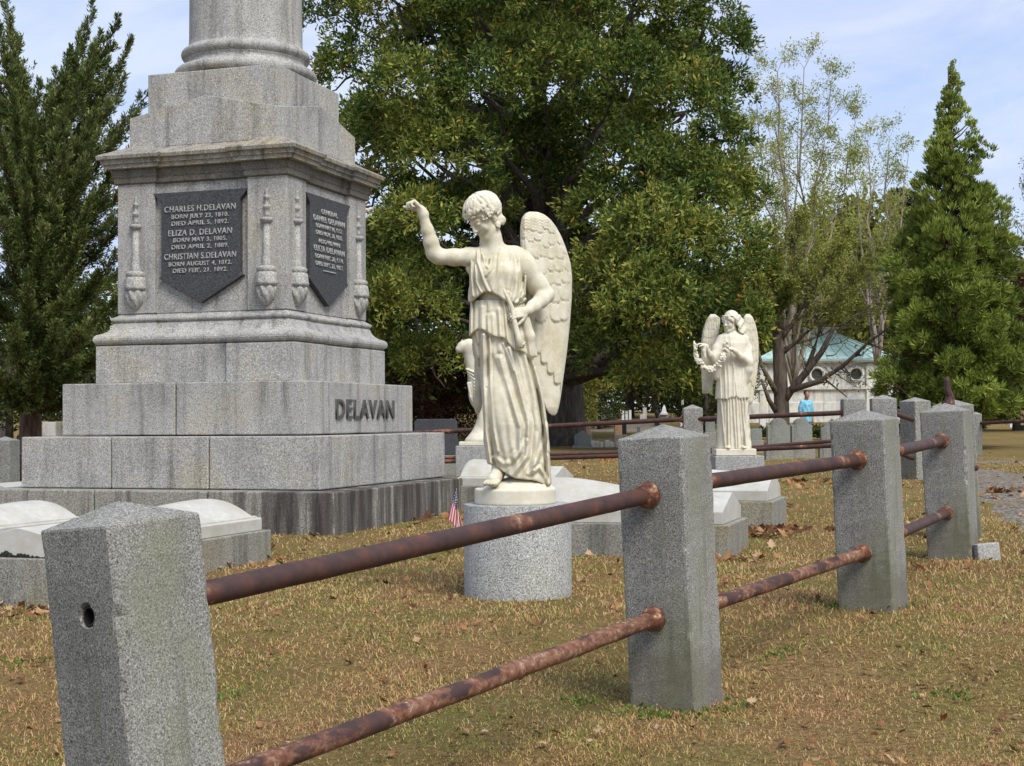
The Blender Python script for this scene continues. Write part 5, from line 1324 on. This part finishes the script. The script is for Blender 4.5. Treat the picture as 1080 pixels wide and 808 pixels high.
# airy pale trees with visible branching
def airy(name, px, py, D, stems, mat, barkm, label, seed, leafL, nleaf, r0=.16, zlow=0., levels=3, tipsp=1., kids=4, lowest=.35, cat='tree'):
    r = np.random.default_rng(seed); rr = random.Random(seed)
    c = pt(px, py, D); gz = g(c.x, c.y); root = empty(name, (c.x, c.y, gz), 0, label, cat)
    limbs = []; tips = []
    def branch(p, d, Lb, rad, lvl):
        k = 5; pts = [p]; dd = d.copy()
        for i in range(k):
            dd = (dd + Vector((rr.uniform(-.16,.16), rr.uniform(-.16,.16), rr.uniform(-.05,.16)))).normalized(); pts.append(pts[-1] + dd*Lb/k)
        limbs.append((pts, [rad*(1 - .11*i) for i in range(k + 1)]))
        if lvl == 0: 
            for q in pts[2:]: tips.append((q, dd))
            return
        for i in range(kids + 1):
            t = 1 + (k - 1)*(i + rr.random())/(kids + 1); j = min(k, int(t) + 1); p0 = pts[j]
            side = Vector(unit(1, r)[0]); side = (side - dd*side.dot(dd)).normalized()
            nd = (dd*rr.uniform(.7, 1.0) + side*rr.uniform(.45, .8)*tipsp + Vector((0,0,.12))).normalized()
            branch(p0, nd, Lb*rr.uniform(.42, .62), max(.006, rad*.48*(1 - .08*j)), lvl - 1)
    for (a, b, d_, h0, rs) in stems:
        tip = Vector(pt(a, b, D + d_)) - root.location; st = Vector((0, 0, h0)); Lt = (tip - st).length
        pts = wander(st, tip, 9, Lt*.02, rr, .04*Lt); rad = [rs*(1 - i/10.5) for i in range(10)]
        limbs.append((pts, rad))
        for i in range(3, 10):
            for q in range(2 if i < 8 else 3):
                ax = (pts[i] - pts[i-1]).normalized(); side = Vector(unit(1, r)[0]); side = (side - ax*side.dot(ax)).normalized()
                branch(pts[i], (ax*rr.uniform(.6, 1.) + side*rr.uniform(.5, .9)*tipsp + Vector((0,0,.1))).normalized(), Lt*rr.uniform(.13, .2)*(1.15 - i/12), rad[i]*.55, levels - 1)
    T = np.array([tuple(t[0]) for t in tips]); TD = np.array([tuple(t[1]) for t in tips])
    if zlow: kp = (T[:, 2] > zlow) | (r.random(len(T)) < .05); T, TD = T[kp], TD[kp]
    K_ = max(1, int(nleaf / len(T))); pr = min(1., nleaf / len(T)); keep = r.random(len(T)) < pr if pr < 1 else np.ones(len(T), bool); T, TD = T[keep], TD[keep]
    p_, d_, l_, w_ = rosettes(T, TD, K_, leafL, .3, r, leafL*1.6, .35, .42)
    link('crown', leaf_mesh('crown', p_, d_, l_, w_, .2, seed), mat, root)
    mb = MB()
    for pts, rad in limbs: mb.tube(pts, rad, 8 if rad[0] > .06 else (5 if rad[0] > .02 else 3))
    mb.build('trunk', barkm, root, True)
    return root
pale = leafmat('yellow_green_leaves', [(.22,.27,.055), (.31,.36,.075), (.42,.44,.09), (.52,.50,.11)], .3, None, .55)
pale_bark = bark('pale_smooth_bark', (.27,.23,.185), 7)
airy('honey_locust_tree', 836, 440, 68, [(798,105,0,2.5,.10),(820,76,-1,3,.14),(848,72,1,3,.13),(876,88,0,2.5,.12),(902,130,1,2,.10),(784,150,-1,2,.08),(842,120,2,2,.09),(868,150,-1,2.,.08),(812,140,1.5,2,.08),(892,175,0,2,.07)],
     pale, pale_bark, 'tall airy tree with thin upright stems and sparse yellow green leaves', 12, .14, 26000, levels=3, kids=3, tipsp=1.3)
airy('slender_tree', 925, 442, 78, [(915,150,0,3,.13),(938,145,1,3,.13),(958,165,-1,3,.12),(900,180,0,3,.11),(945,200,1,3,.10)],
     pale, pale_bark, 'lower airy tree with thin bare looking twigs beside the conical evergreen', 13, .16, 9000, levels=3, kids=3)
olive = leafmat('olive_autumn_leaves', [(.11,.14,.028), (.18,.21,.042), (.27,.29,.06), (.38,.36,.075)], .35, [((.34,.17,.03), .02)], .4)
t = airy('spreading_tree', 824, 452, 46, [(815,245,-.5,3.6,.14),(785,235,0,3.9,.07),(845,235,.5,4.1,.08),(880,265,-1,3.3,.09),(905,290,-1.5,2.8,.06),(765,290,0,3.2,.06),(925,270,1,3.6,.06),(862,275,1,4.3,.06),(950,300,1,3.0,.045),(835,300,-1.5,4.2,.05),(800,300,-1.5,3.4,.05),(895,250,.5,4.2,.06)],
     olive, bark_grey, 'brown trunked tree with low spreading limbs and olive leaves before the tomb', 14, .12, 15000, zlow=3.4, levels=3, kids=3, tipsp=1.)
mb = MB(); cc = t.location
q0 = [Vector((0,0,-.3)), Vector((0,0,.3)), Vector((.02,0,1.2)), Vector((-.02,0,2.4)), Vector((-.08,0,3.3)), Vector((-.12,0,4.2))]; mb.tube(q0, [.33,.27,.235,.21,.17,.10], 14)
L4 = lambda a, b, d: Vector(pt(a, b, 46 + d)) - cc
mb.tube([L4(824,428,0), L4(834,412,-.2), L4(850,393,-.4), L4(866,372,-.6), L4(880,345,-.8)], [.13,.125,.11,.09,.06], 10)
mb.tube([L4(826,415,0), L4(845,408,-.5), L4(865,402,-.9), L4(890,385,-1.2), L4(915,362,-1.5), L4(945,340,-1.5)], [.11,.10,.085,.065,.045,.02], 8)
mb.tube([L4(850,393,-.4), L4(858,370,-.5), L4(864,350,-.5), L4(866,330,-.4)], [.085,.07,.055,.03], 8)
mb.tube([L4(822,420,0), L4(812,402,-.3), L4(803,385,-.4), L4(798,360,-.3)], [.10,.08,.06,.03], 8)
mb.tube([L4(820,436,0), L4(811,422,-.4), L4(803,400,-.6)], [.10,.07,.04], 8)
mb.tube([L4(870,400,-1), L4(885,412,-1.4), L4(897,422,-1.6)], [.035,.025,.010], 6)
rr = random.Random(6); tp_ = []
for (ax_, ay_, bx_, by_) in ((850,393,838,352),(866,372,900,352),(880,345,915,318),(890,385,905,395),(915,362,940,372),(865,402,885,402),(945,340,962,350),(803,385,786,372),(798,360,783,340),(900,375,925,352),(858,370,842,340),(812,402,796,410),(880,390,912,400),(930,350,955,362),(864,350,880,325)):
    for q in range(3):
        p0 = L4(ax_ + rr.uniform(-6,6), ay_ + rr.uniform(-4,4), -1); p1 = L4(bx_ + rr.uniform(-16,16), by_ + rr.uniform(-12,12), -1 + rr.uniform(-1.5, 1.5))
        mb.tube(wander(p0, p1, 5, .10, rr, .1), [.022,.017,.013,.009,.006,.003], 4)
        tp_ += [p0.lerp(p1, .7), p1]
q_ = np.array([tuple(v) for v in tp_]); rq = np.random.default_rng(5)
p_, d_, l_, w_ = rosettes(q_, unit(len(q_), rq), 7, .11, .3, rq, .28, .4, .42)
link('foliage', leaf_mesh('foliage', p_, d_, l_, w_, .2, 2), olive, t)
mb.build('limb', bark_grey, t, True)
# several kinds of background trees, each copied
def blob_tree(name, label, mat, barkm, H, W, seed, nb=16, leafL=.34, per=330, conic=False, group=None):
    r = np.random.default_rng(seed); rr = random.Random(seed); root = empty(name, (0,0,0), 0, label, 'tree', group)
    P = []; Dn = []; limbs = [([Vector((0,0,-.4)), Vector((0,0,H*.3)), Vector((.1,0,H*.85))], [.035*H*.8, .022*H, .006*H])]
    Ls = []
    for i in range(nb):
        t = (i + .5)/nb; z = H*(.12 + .84*t)
        wid = W*(1 - t)*.95 + .2 if conic else W*math.sin(math.pi*min(1, .18 + .80*t))**.7
        for q in range(3 if not conic else 4):
            a = rr.uniform(0, 6.28); rad = wid*rr.uniform(.35, .85); c_ = np.array([rad*math.cos(a), rad*math.sin(a), z + rr.uniform(-.3,.3)]); R_ = W*rr.uniform(.22, .38)*(1 if not conic else .7)
            n = per//3; u = unit(n, r); u[:, 2] = np.abs(u[:, 2])*np.where(r.random(n) < .75, 1, -1)
            pp = c_ + u*R_*(.55 + .5*r.random((n, 1)))*np.array([[1.15,1.15,.6 if not conic else .42]])
            P.append(pp); Dn.append(u + unit(n, r)*.8 + np.array([[0,0,-.15]])); limbs.append(([Vector((0,0,z*.85)), Vector(c_)], [.05, .02]))
    P = np.concatenate(P); Dn = np.concatenate(Dn); l = leafL*r.uniform(.6, 1.3, len(P))
    link('crown', leaf_mesh('crown', P, Dn, l, l*.5, .25, seed), mat, root)
    mb = MB()
    for pts, rad in limbs: mb.tube(pts, rad, 6)
    mb.build('trunk', barkm, root, True); return root
wood = leafmat('woodland_leaves', [(.018,.030,.010), (.036,.055,.015), (.062,.086,.022), (.10,.12,.03)], .2, None, .3)
mustard = leafmat('mustard_woodland_leaves', [(.12,.14,.03), (.20,.21,.045), (.28,.27,.06), (.38,.33,.075)], .2, [((.32,.14,.03), .03)], .35)
redleaf = leafmat('dark_red_leaves', [(.020,.012,.008), (.045,.018,.012), (.085,.028,.016), (.035,.032,.012)], .4, None, .3)
pine = leafmat('pine_needles', [(.028,.040,.020), (.050,.066,.027), (.080,.092,.038), (.12,.11,.055)], .3, None, .2)
gw = 'trees of the far woodland edge'
protos = {'dark': blob_tree('woodland_tree', '', wood, bark_dark, 11, 4.2, 1, group=gw), 'mustard': blob_tree('woodland_tree', '', mustard, bark_dark, 9, 3.6, 2, group=gw),
          'pine': blob_tree('pine_tree', '', pine, bark_dark, 15, 3.6, 3, 20, .38, 330, True, 'pines of the far woodland edge'), 'red': blob_tree('red_leaved_tree', '', redleaf, bark_dark, 6.5, 3.4, 4, 14, .17, 900)}
used = set()
def plant(kind, px, D, s, label, sz=None, py=440):
    o = protos[kind]
    if kind in used: o = copy_tree(o)
    used.add(kind); c = pt(px, py, D); o.location = (c.x, c.y, g(c.x, c.y) - .05); o.rotation_euler = (0, 0, random.uniform(0, 6.28)); o.scale = (s, s, sz or s); o['label'] = label
    return o
plant('pine', 955, 92, .98, 'far pine rising between the airy tree and the conical evergreen')
plant('pine', 905, 95, .96, 'far pine seen through the low airy tree, above the tomb roof')
plant('pine', 985, 88, .80, 'far pine mostly covered by the conical evergreen on its left side')
plant('pine', 872, 100, .78, 'lower far pine left of the copper roof ridge')
plant('mustard', 785, 86, 1.0, 'mustard leaved tree behind the garland angel and the brown trunk')
plant('mustard', 835, 98, 1.15, 'mustard leaved tree rising directly behind the copper roof')
plant('mustard', 900, 104, 1.15, 'mustard leaved tree behind the right half of the tomb')
plant('mustard', 862, 84, 1.35, 'tall olive tree behind the left part of the copper roof')
plant('mustard', 922, 87, 1.40, 'tall olive tree between the airy tree and the conical evergreen')
plant('mustard', 948, 90, .85, 'olive yellow tree at the right end of the tomb')
plant('mustard', 1092, 86, 1.05, 'russet yellow tree at the right edge behind the conical evergreen')
plant('red', 1072, 60, .95, 'reddish shrub like tree at the right edge of the picture')
plant('red', 445, 50, .5, 'dark red leaved small tree low between monument and big angel')
plant('red', 470, 52, .6, 'dark red leaved small tree just left of the big angel')
plant('dark', 395, 60, .72, 'dark green understorey tree right of the monument steps')
plant('dark', 350, 62, .8, 'dark green understorey tree hidden behind the monument')
plant('dark', 470, 72, .8, 'dark green understorey tree behind the red leaved small tree')
plant('dark', 540, 78, .85, 'dark woodland tree directly behind the big angel')
plant('mustard', 612, 66, .42, 'small yellow leaved tree right of the thick dark trunk')
plant('dark', 632, 72, .38, 'small bright bushy tree over the pale gabled monument', .40)
plant('dark', 600, 104, .95, 'dark woodland tree beyond the far headstones on the left')
plant('dark', 665, 108, 1.0, 'dark woodland tree beyond the three small white headstones')
plant('dark', 720, 104, 1.0, 'dark woodland tree beyond the far fence post')
plant('mustard', 690, 120, 1.1, 'mustard woodland tree deep behind the far field')
plant('dark', 765, 100, .8, 'dark woodland tree behind the garland angel')
plant('dark', 745, 56, .42, 'dark low bushy tree just left of the garland angel')
plant('dark', 10, 58, .60, 'dark tree behind the juniper trunk at the left edge')
plant('dark', 95, 62, .62, 'dark tree behind the left end of the monument steps')
plant('mustard', 55, 95, .9, 'golden tree glimpsed through the juniper')
plant('mustard', 150, 70, .95, 'golden leaved tree touching the left corner of the cornice')
plant('dark', 1010, 98, .7, 'dark woodland tree behind the foot of the conical evergreen')
plant('dark', 1062, 100, .62, 'dark woodland tree low behind the reddish shrub')
def far_woods():
    r = np.random.default_rng(91); n = 80000
    X = r.uniform(-75, 95, n); top = 5.5 + 1.8*np.sin(X*.23) + 1.3*np.sin(X*.61 + 1) + .8*np.sin(X*1.7); Y = 128 + 9*r.random(n) + 3*np.sin(X*.31)
    Z = G(X, Y) - .3 + top*r.random(n)**.8*(.82 + .3*r.random(n)); u = unit(n, r); l = r.uniform(.35, .75, n)
    tag(link('far_woods', leaf_mesh('far_woods', np.stack([X, Y, Z], 1), u, l, l*.6, .25, 2), wood), 'dark mass of woodland closing the far side of the cemetery', None, None, 'stuff')
far_woods()
# shrubs before the tomb
def shrub(px, py, D, w, h, mat, label, seed, ll=.11):
    r = np.random.default_rng(seed); c = pt(px, py, D); n = 2200; K_ = D/FPX; root = empty('shrub', (c.x, c.y, g(c.x, c.y)), 0, label, 'shrub', 'shrubs before the tomb')
    u = unit(n, r); P = u*np.array([[w*K_/2, w*K_*.35, h*K_*.55]])*(.35 + .65*r.random((n, 1))); P[:, 2] = np.abs(P[:, 2])*(1 + .25*np.sin(P[:, 0]*7/(w*K_)*2)) + .1
    l = ll*r.uniform(.7, 1.3, n); link('crown', leaf_mesh('crown', P, u + unit(n, r)*.7 + np.array([[0,0,.3]]), l, l*.45, .2, seed), mat, root)
    mb = MB(); rr = random.Random(seed)
    for i in range(9): mb.tube([(0,0,-.05), (rr.uniform(-.3,.3)*w*K_*.5, rr.uniform(-.2,.2), h*K_*.4), (rr.uniform(-.8,.8)*w*K_*.5, rr.uniform(-.3,.3), h*K_*rr.uniform(.6,.9))], [.02,.014,.006], 5)
    mb.build('stem', bark_grey, root)
bushg = leafmat('bush_leaves', [(.03,.05,.012), (.055,.085,.02), (.09,.12,.028), (.13,.15,.035)], .8, [((.30,.20,.04), .03)], .35)
shrub(873, 452, 55, 38, 26, bushg, 'leafy green shrub right of the blue shirted man', 1)
shrub(800, 452, 56, 34, 16, bushg, 'low green shrub between the garland angel and the brown trunk', 2)
shrub(842, 450, 58, 26, 14, bushg, 'low green shrub at the foot of the brown trunk', 3)
shrub(935, 452, 58, 44, 26, leafmat('dark_bush', [(.012,.024,.009),(.024,.042,.013),(.04,.06,.018)], .8, None, .2), 'dark evergreen shrub at the right end of the tomb', 4)
shrub(905, 452, 60, 26, 10, bushg, 'low shrub hidden behind the tomb side fence posts', 5)
shrub(768, 450, 50, 24, 26, bushg, 'green shrub behind the robe of the garland angel', 6)
shrub(640, 440, 74, 40, 12, bushg, 'bright green bush under the far trees right of the big angel', 7)
# bare drooping twigs entering from the right
airy('overhanging_tree', 1135, 452, 40, [(1078,205,0,4,.05),(1068,228,.5,4,.04),(1082,180,0,4,.05),(1120,120,0,3,.10),(1150,150,0,3,.10),(1180,120,0,3,.10)], olive, bark_grey, 'thin leafy twigs of a tree reaching in from the right edge', 15, .09, 2200, levels=2, kids=3)

# ------------------------------------------------------------------ ground
m, nt, b = mat_new('autumn_lawn_soil', 1.)
b.inputs['Specular IOR Level'].default_value = .05
co = coords(nt)
n1 = noise(nt, co, 1.1, 6, .62); n2 = noise(nt, co, 38, 5, .75); n3 = noise(nt, co, .35, 4, .6)
c1 = ramp(nt, n2, [(.30, (.095,.058,.028)), (.44, (.18,.115,.052)), (.56, (.27,.185,.08)), (.70, (.38,.28,.13))])
c2_ = ramp(nt, n2, [(.30, (.07,.062,.02)), (.46, (.135,.125,.04)), (.60, (.20,.18,.055)), (.72, (.29,.245,.09))])
colr = mixc(nt, ramp(nt, n1, [(.40, g3(0)), (.60, g3(1))]), c1, c2_)
colr = mixc(nt, ramp(nt, n3, [(.42, g3(0)), (.66, g3(.5))]), colr, (.17,.095,.045))
nt.links.new(colr, b.inputs['Base Color']); bump(nt, b, n2, .9, .03)
soil = m
ys = np.concatenate([np.linspace(-25, 2, 14), np.linspace(2.3, 30, 180), np.geomspace(30.5, 600, 70)])
ts = np.concatenate([np.linspace(-1, -.25, 20), np.linspace(-.24, .24, 120), np.linspace(.25, 1, 20)])
Yg = np.repeat(ys[:, None], len(ts), 1); Xg = ts[None]*(np.abs(Yg)*2.0 + 30)
Zg = G(Xg, Yg)
nr_, nc_ = Yg.shape
ii = (np.arange(nr_ - 1)[:, None]*nc_ + np.arange(nc_ - 1)[None]).ravel()
me = np_mesh('ground', np.stack([Xg, Yg, Zg], -1).reshape(-1, 3), np.stack([ii, ii+1, ii+nc_+1, ii+nc_], 1))
tag(link('ground', me, soil, None, True), 'brownish autumn lawn ground of the cemetery', None, None, 'structure')
# gravel path
gm, nt, b = mat_new('grey_gravel', .95)
co = coords(nt); vv_ = nt.nodes.new('ShaderNodeTexVoronoi'); vv_.inputs['Scale'].default_value = 34; nt.links.new(co, vv_.inputs['Vector'])
sc_ = nt.nodes.new('ShaderNodeSeparateColor'); nt.links.new(vv_.outputs['Color'], sc_.inputs[0])
cg = ramp(nt, sc_.outputs[0], [(0, (.06,.05,.04)), (.3, (.13,.112,.092)), (.7, (.20,.175,.145)), (1, (.33,.30,.26))])
cg = mixc(nt, ramp(nt, noise(nt, co, .9, 5, .6), [(.50, g3(0)), (.66, g3(.45))]), cg, (.17,.13,.075)); nt.links.new(cg, b.inputs['Base Color']); b.inputs['Specular IOR Level'].default_value = 0.; b.inputs['Roughness'].default_value = 1.
bump(nt, b, vv_.outputs['Distance'], .5, .012)
PATHS = []
def path(name, cpx, widths, label):
    C = []
    for (x, y) in cpx:
        D = gp(x, y); p = pt(x, y, D); C.append((p.x, p.y))
    C = np.array(C); s = np.linspace(0, len(C) - 1, 90); cx = np.interp(s, range(len(C)), C[:, 0]); cy = np.interp(s, range(len(C)), C[:, 1])
    kk = np.hanning(15); kk /= kk.sum(); cx[7:-7] = np.convolve(cx, kk, 'valid'); cy[7:-7] = np.convolve(cy, kk, 'valid')
    w = np.interp(s, range(len(C)), widths); r = np.random.default_rng(3)
    dx, dy = np.gradient(cx), np.gradient(cy); L_ = np.hypot(dx, dy); nx, ny = -dy/L_, dx/L_
    wl = w/2*(1 + .07*np.sin(s*5) + .06*np.sin(s*23) + .05*r.normal(size=len(s))); wr = w/2*(1 + .07*np.sin(s*4 + 1) + .06*np.sin(s*19) + .05*r.normal(size=len(s))); ks = np.linspace(-1, 1, 9)
    X = cx[:, None] + nx[:, None]*np.where(ks < 0, wl[:, None], wr[:, None])*ks; Y = cy[:, None] + ny[:, None]*np.where(ks < 0, wl[:, None], wr[:, None])*ks
    Z = G(X, Y) + .012 - .03*np.abs(ks)[None]**6
    a, b_ = X.shape; ii = (np.arange(a - 1)[:, None]*b_ + np.arange(b_ - 1)[None]).ravel()
    tag(link(name, np_mesh(name, np.stack([X, Y, Z], -1).reshape(-1, 3), np.stack([ii, ii+b_, ii+b_+1, ii+1], 1)), gm, None, True), label, None, None, 'structure'); PATHS.append((cx, cy, w))
path('gravel_path', [(1230,560),(1130,529),(1068,510),(1040,501),(1012,496),(960,493.5),(905,492)], [2.6,2.4,2.0,1.7,1.4,1.2,1.0], 'grey gravel path curving behind the right hand posts')
path('gravel_path', [(1160,488),(1080,487.5),(1032,487.5),(955,488),(900,488)], [1.4,1.6,1.6,1.4,1.2], 'thin pale far strip of gravel path')
path('gravel_path', [(700,441.5),(640,443),(590,444),(540,443)], [2.5,3,3,3], 'pale lane crossing the far field')
def onpath(x, y):
    o = np.zeros(x.shape, bool)
    for cx, cy, w in PATHS:
        for i in range(0, len(cx), 2): o |= (x - cx[i])**2 + (y - cy[i])**2 < (w[i]*.42)**2
    return o
# grass
def grass():
    r = np.random.default_rng(77); n = 900000
    u = r.random(n); y0, y1 = 3.3, 34.; pw = -1.05
    Y = (y0**pw + u*(y1**pw - y0**pw))**(1/pw)
    X = (r.random(n)*2 - 1)*(Y*.42 + .5)
    # clumps and bare patches
    def nz(a, b, s, sd):
        rs = np.random.default_rng(sd); o = 0
        for k in range(6):
            th = rs.uniform(0, 6.28); f = s*rs.uniform(.6, 1.8); o = o + np.sin((a*math.cos(th) + b*math.sin(th))*f + rs.uniform(0, 6.28))
        return o/6
    dens = .62 + .6*nz(X, Y, 5, 1) + .5*nz(X, Y, 17, 2)
    keep = (r.random(n) < np.clip(dens, .12, 1)) & ~onpath(X, Y)
    X, Y = X[keep], Y[keep]; n = len(X)
    Z = G(X, Y)
    sc = np.clip(Y/6., .8, 4.)
    a = r.uniform(0, 2*np.pi, n); lie = r.uniform(.35, 1.5, n)
    h = (.014 + .024*r.random(n)**1.6)*(1 + .35*nz(X, Y, 3, 4))*np.clip(sc, .9, 1.5)
    w = .0019*sc*r.uniform(.7, 1.4, n)
    d = np.stack([np.cos(a)*np.sin(lie), np.sin(a)*np.sin(lie), np.cos(lie)], 1)
    b = np.stack([X, Y, Z - .004], 1); a2 = a + np.pi/2 + r.normal(0, .5, n); s = np.stack([np.cos(a2), np.sin(a2), np.zeros(n)], 1)*w[:, None]
    mid = b + d*h[:, None]*.55; tip = b + d*h[:, None]; tip[:, 2] -= h*.25*np.sin(lie)
    V = np.stack([b - s, b + s, mid + s*.8, tip, mid - s*.8], 1).reshape(-1, 3)
    i = np.arange(n)[:, None]*5
    F = np.concatenate([i + np.array([[0,1,2]]), i + np.array([[0,2,4]]), i + np.array([[4,2,3]])])
    gmat = leafmat('dry_autumn_grass', [(.43,.225,.12), (.53,.315,.16), (.60,.40,.19), (.55,.39,.155), (.42,.345,.10), (.20,.26,.055)], 1.2, [((.58,.47,.29), .06), ((.22,.11,.05), .14)], .3)
    me = np_mesh('grass', V, F); tag(link('grass', me, gmat), 'short dry yellow brown grass with greener patches', None, None, 'stuff')
grass()
# weeds at the post feet and in the grass
def weeds():
    r = np.random.default_rng(5); P = []; D = []
    spots = [(715,746,.10),(667,751,.06),(728,752,.08),(690,757,.04),(818,690,.07),(612,741,.05),(20,700,.07),(1000,735,.06),(870,640,.06),(770,742,.09),(905,640,.08),(240,735,.06),(950,640,.06)]
    for px, py, s in spots:
        Dd = gp(px, py); c = pt(px, py, Dd); n = 46
        q = np.stack([c.x + r.normal(0, s, n), c.y + r.normal(0, s, n)], 1); z = G(q[:, 0], q[:, 1])
        P.append(np.column_stack([q, z])); v = unit(n, r); v[:, 2] = np.abs(v[:, 2])*.8 + .35; D.append(v)
    P, D = np.concatenate(P), np.concatenate(D); l = r.uniform(.018, .042, len(P))
    tag(link('weeds', leaf_mesh('weeds', P, D, l, l*.42, .15, 3), leafmat('weed_leaves', [(.09,.15,.03), (.14,.21,.04), (.20,.27,.06)], 3, None, .3)), 'small bright green weeds round the post feet', None, None, 'stuff')
weeds()
def litter():
    r = np.random.default_rng(9); n = 9000
    u = r.random(n); Y = (3.6**-.4 + u*(38**-.4 - 3.6**-.4))**(1/-.4); X = (r.random(n)*2 - 1)*(Y*.42 + .5)
    pile = []
    for px, py, k, s in [(612,574,70,.13),(630,578,60,.12),(600,572,40,.10),(648,576,20,.1),(800,566,26,.14),(830,560,30,.16),(815,562,22,.15),(270,590,18,.15),(430,548,30,.3),(240,598,14,.15),(770,592,16,.12),(20,650,26,.22),(700,478,50,.6),(850,510,60,.6),(650,487,50,.8),(60,650,14,.2),(1040,520,60,.5),(960,600,16,.2)]:
        D = gp(px, py); c = pt(px, py, D); pile.append(np.stack([c.x + r.normal(0, s, k), c.y + r.normal(0, s*.8, k)], 1))
    pile = np.concatenate(pile); X = np.concatenate([X, pile[:, 0]]); Y = np.concatenate([Y, pile[:, 1]]); n = len(X)
    Z = G(X, Y) + .012 + .025*r.random(n)
    sz = (.0055 + .028*r.random(n)**4.5)*np.clip(Y/9, .8, 1.9); sz[-len(pile):] = r.uniform(.02, .045, len(pile))*np.clip(Y[-len(pile):]/9, .8, 1.9)
    rot = r.uniform(0, 6.28, n); tilt = r.normal(0, .45, n); tilt2 = r.normal(0, .45, n)
    prof = [(0,-1.1),(.25,-.55),(.75,-.45),(.5,-.1),(.95,.2),(.45,.35),(.35,.75),(0,1.15),(-.35,.7),(-.5,.32),(-.9,.25),(-.5,-.12),(-.7,-.5),(-.25,-.6)]
    pr = np.array(prof); m_ = len(pr)
    lx = pr[None, :, 0]*r.uniform(.6, 1.1, (n, 1)); ly = np.broadcast_to(pr[None, :, 1], lx.shape).copy(); lz = (lx**2*r.uniform(.1, .7, (n, 1)) + ly**2*r.uniform(-.1, .4, (n, 1)))*.8 + r.normal(0, .08, lx.shape)
    z2 = lz + lx*np.sin(tilt)[:, None] + ly*np.sin(tilt2)[:, None]
    x2 = lx*np.cos(rot)[:, None] - ly*np.sin(rot)[:, None]; y2 = lx*np.sin(rot)[:, None] + ly*np.cos(rot)[:, None]
    out = np.stack([X[:, None] + x2*sz[:, None], Y[:, None] + y2*sz[:, None], Z[:, None] + z2*sz[:, None]], -1)
    ctr_ = np.stack([X, Y, Z], 1)[:, None]; V = np.concatenate([out, ctr_], 1).reshape(-1, 3)
    i = (np.arange(n)*(m_ + 1))[:, None]; F = np.concatenate([i + np.array([[k, (k+1) % m_, m_]]) for k in range(m_)])
    lm = leafmat('dry_fallen_leaf', [(.10,.045,.022), (.19,.085,.035), (.28,.13,.05), (.36,.20,.09), (.45,.32,.19)], 5, None, .15)
    tag(link('fallen_leaves', np_mesh('fallen_leaves', V, F), lm), 'dry brown and tan leaves scattered on the grass', None, None, 'stuff')
litter()

# ------------------------------------------------------------------ light, sky, camera
SUN_EL, SUN_AZ = 52, 150      # azimuth: degrees clockwise from the view direction (behind, to the right)
w = bpy.data.worlds.new('World'); bpy.context.scene.world = w; w.use_nodes = True
nt = w.node_tree; bg = nt.nodes['Background']
sky = nt.nodes.new('ShaderNodeTexSky'); sky.sky_type = 'NISHITA'; sky.sun_disc = False; sky.sun_elevation = R(SUN_EL); sky.sun_rotation = R(SUN_AZ); sky.air_density = 1.0; sky.dust_density = .6; sky.ozone_density = 1.6
tc = nt.nodes.new('ShaderNodeTexCoord'); mp = nt.nodes.new('ShaderNodeMapping'); mp.inputs['Scale'].default_value = (1, 1, 2.6); mp.inputs['Rotation'].default_value = (0, R(-8), 0); nt.links.new(tc.outputs['Generated'], mp.inputs[0])
cn = noise(nt, mp.outputs[0], 2.4, 7, .55, .4)
fac = ramp(nt, cn, [(.36, g3(.42)), (.62, g3(.93))])
cn2 = noise(nt, mp.outputs[0], 3.6, 8, .6, .8)
cloud = ramp(nt, cn2, [(.40, (3.3, 3.95, 5.8)), (.62, (4.8, 5.1, 5.9))])
skc = mixc(nt, fac, sky.outputs[0], cloud)
nt.links.new(skc, bg.inputs[0]); bg.inputs[1].default_value = .094
sl = bpy.data.lights.new('sun', 'SUN'); sl.energy = 2.2; sl.angle = R(28); sl.color = (1, .955, .88)
so = bpy.data.objects.new('sun', sl); COL.objects.link(so)
dirv = Vector((math.sin(R(SUN_AZ))*math.cos(R(SUN_EL)), math.cos(R(SUN_AZ))*math.cos(R(SUN_EL)), math.sin(R(SUN_EL))))
so.rotation_euler = dirv.to_track_quat('Z', 'Y').to_euler()
cam = bpy.data.cameras.new('camera'); co_ = bpy.data.objects.new('camera', cam); COL.objects.link(co_)
cam.sensor_fit = 'HORIZONTAL'; cam.sensor_width = 36; cam.lens = FPX*36/1080; cam.clip_start = .05; cam.clip_end = 2000
# axes of the camera measured from the rays themselves
ctr_ray = Vector(ray(540, 404)).normalized(); rx = (Vector(ray(640, 404)) - Vector(ray(540, 404))).normalized(); up_ = rx.cross(ctr_ray)
co_.matrix_world = Matrix(((rx[0], up_[0], -ctr_ray[0], 0), (rx[1], up_[1], -ctr_ray[1], 0), (rx[2], up_[2], -ctr_ray[2], EZ), (0, 0, 0, 1)))
sc = bpy.context.scene; sc.camera = co_
sc.view_settings.view_transform = 'Standard'; sc.view_settings.look = 'None'; sc.view_settings.exposure = .9; sc.view_settings.gamma = 1
sc.cycles.use_denoising = True; sc.cycles.max_bounces = 6; sc.cycles.diffuse_bounces = 3; sc.cycles.transparent_max_bounces = 4
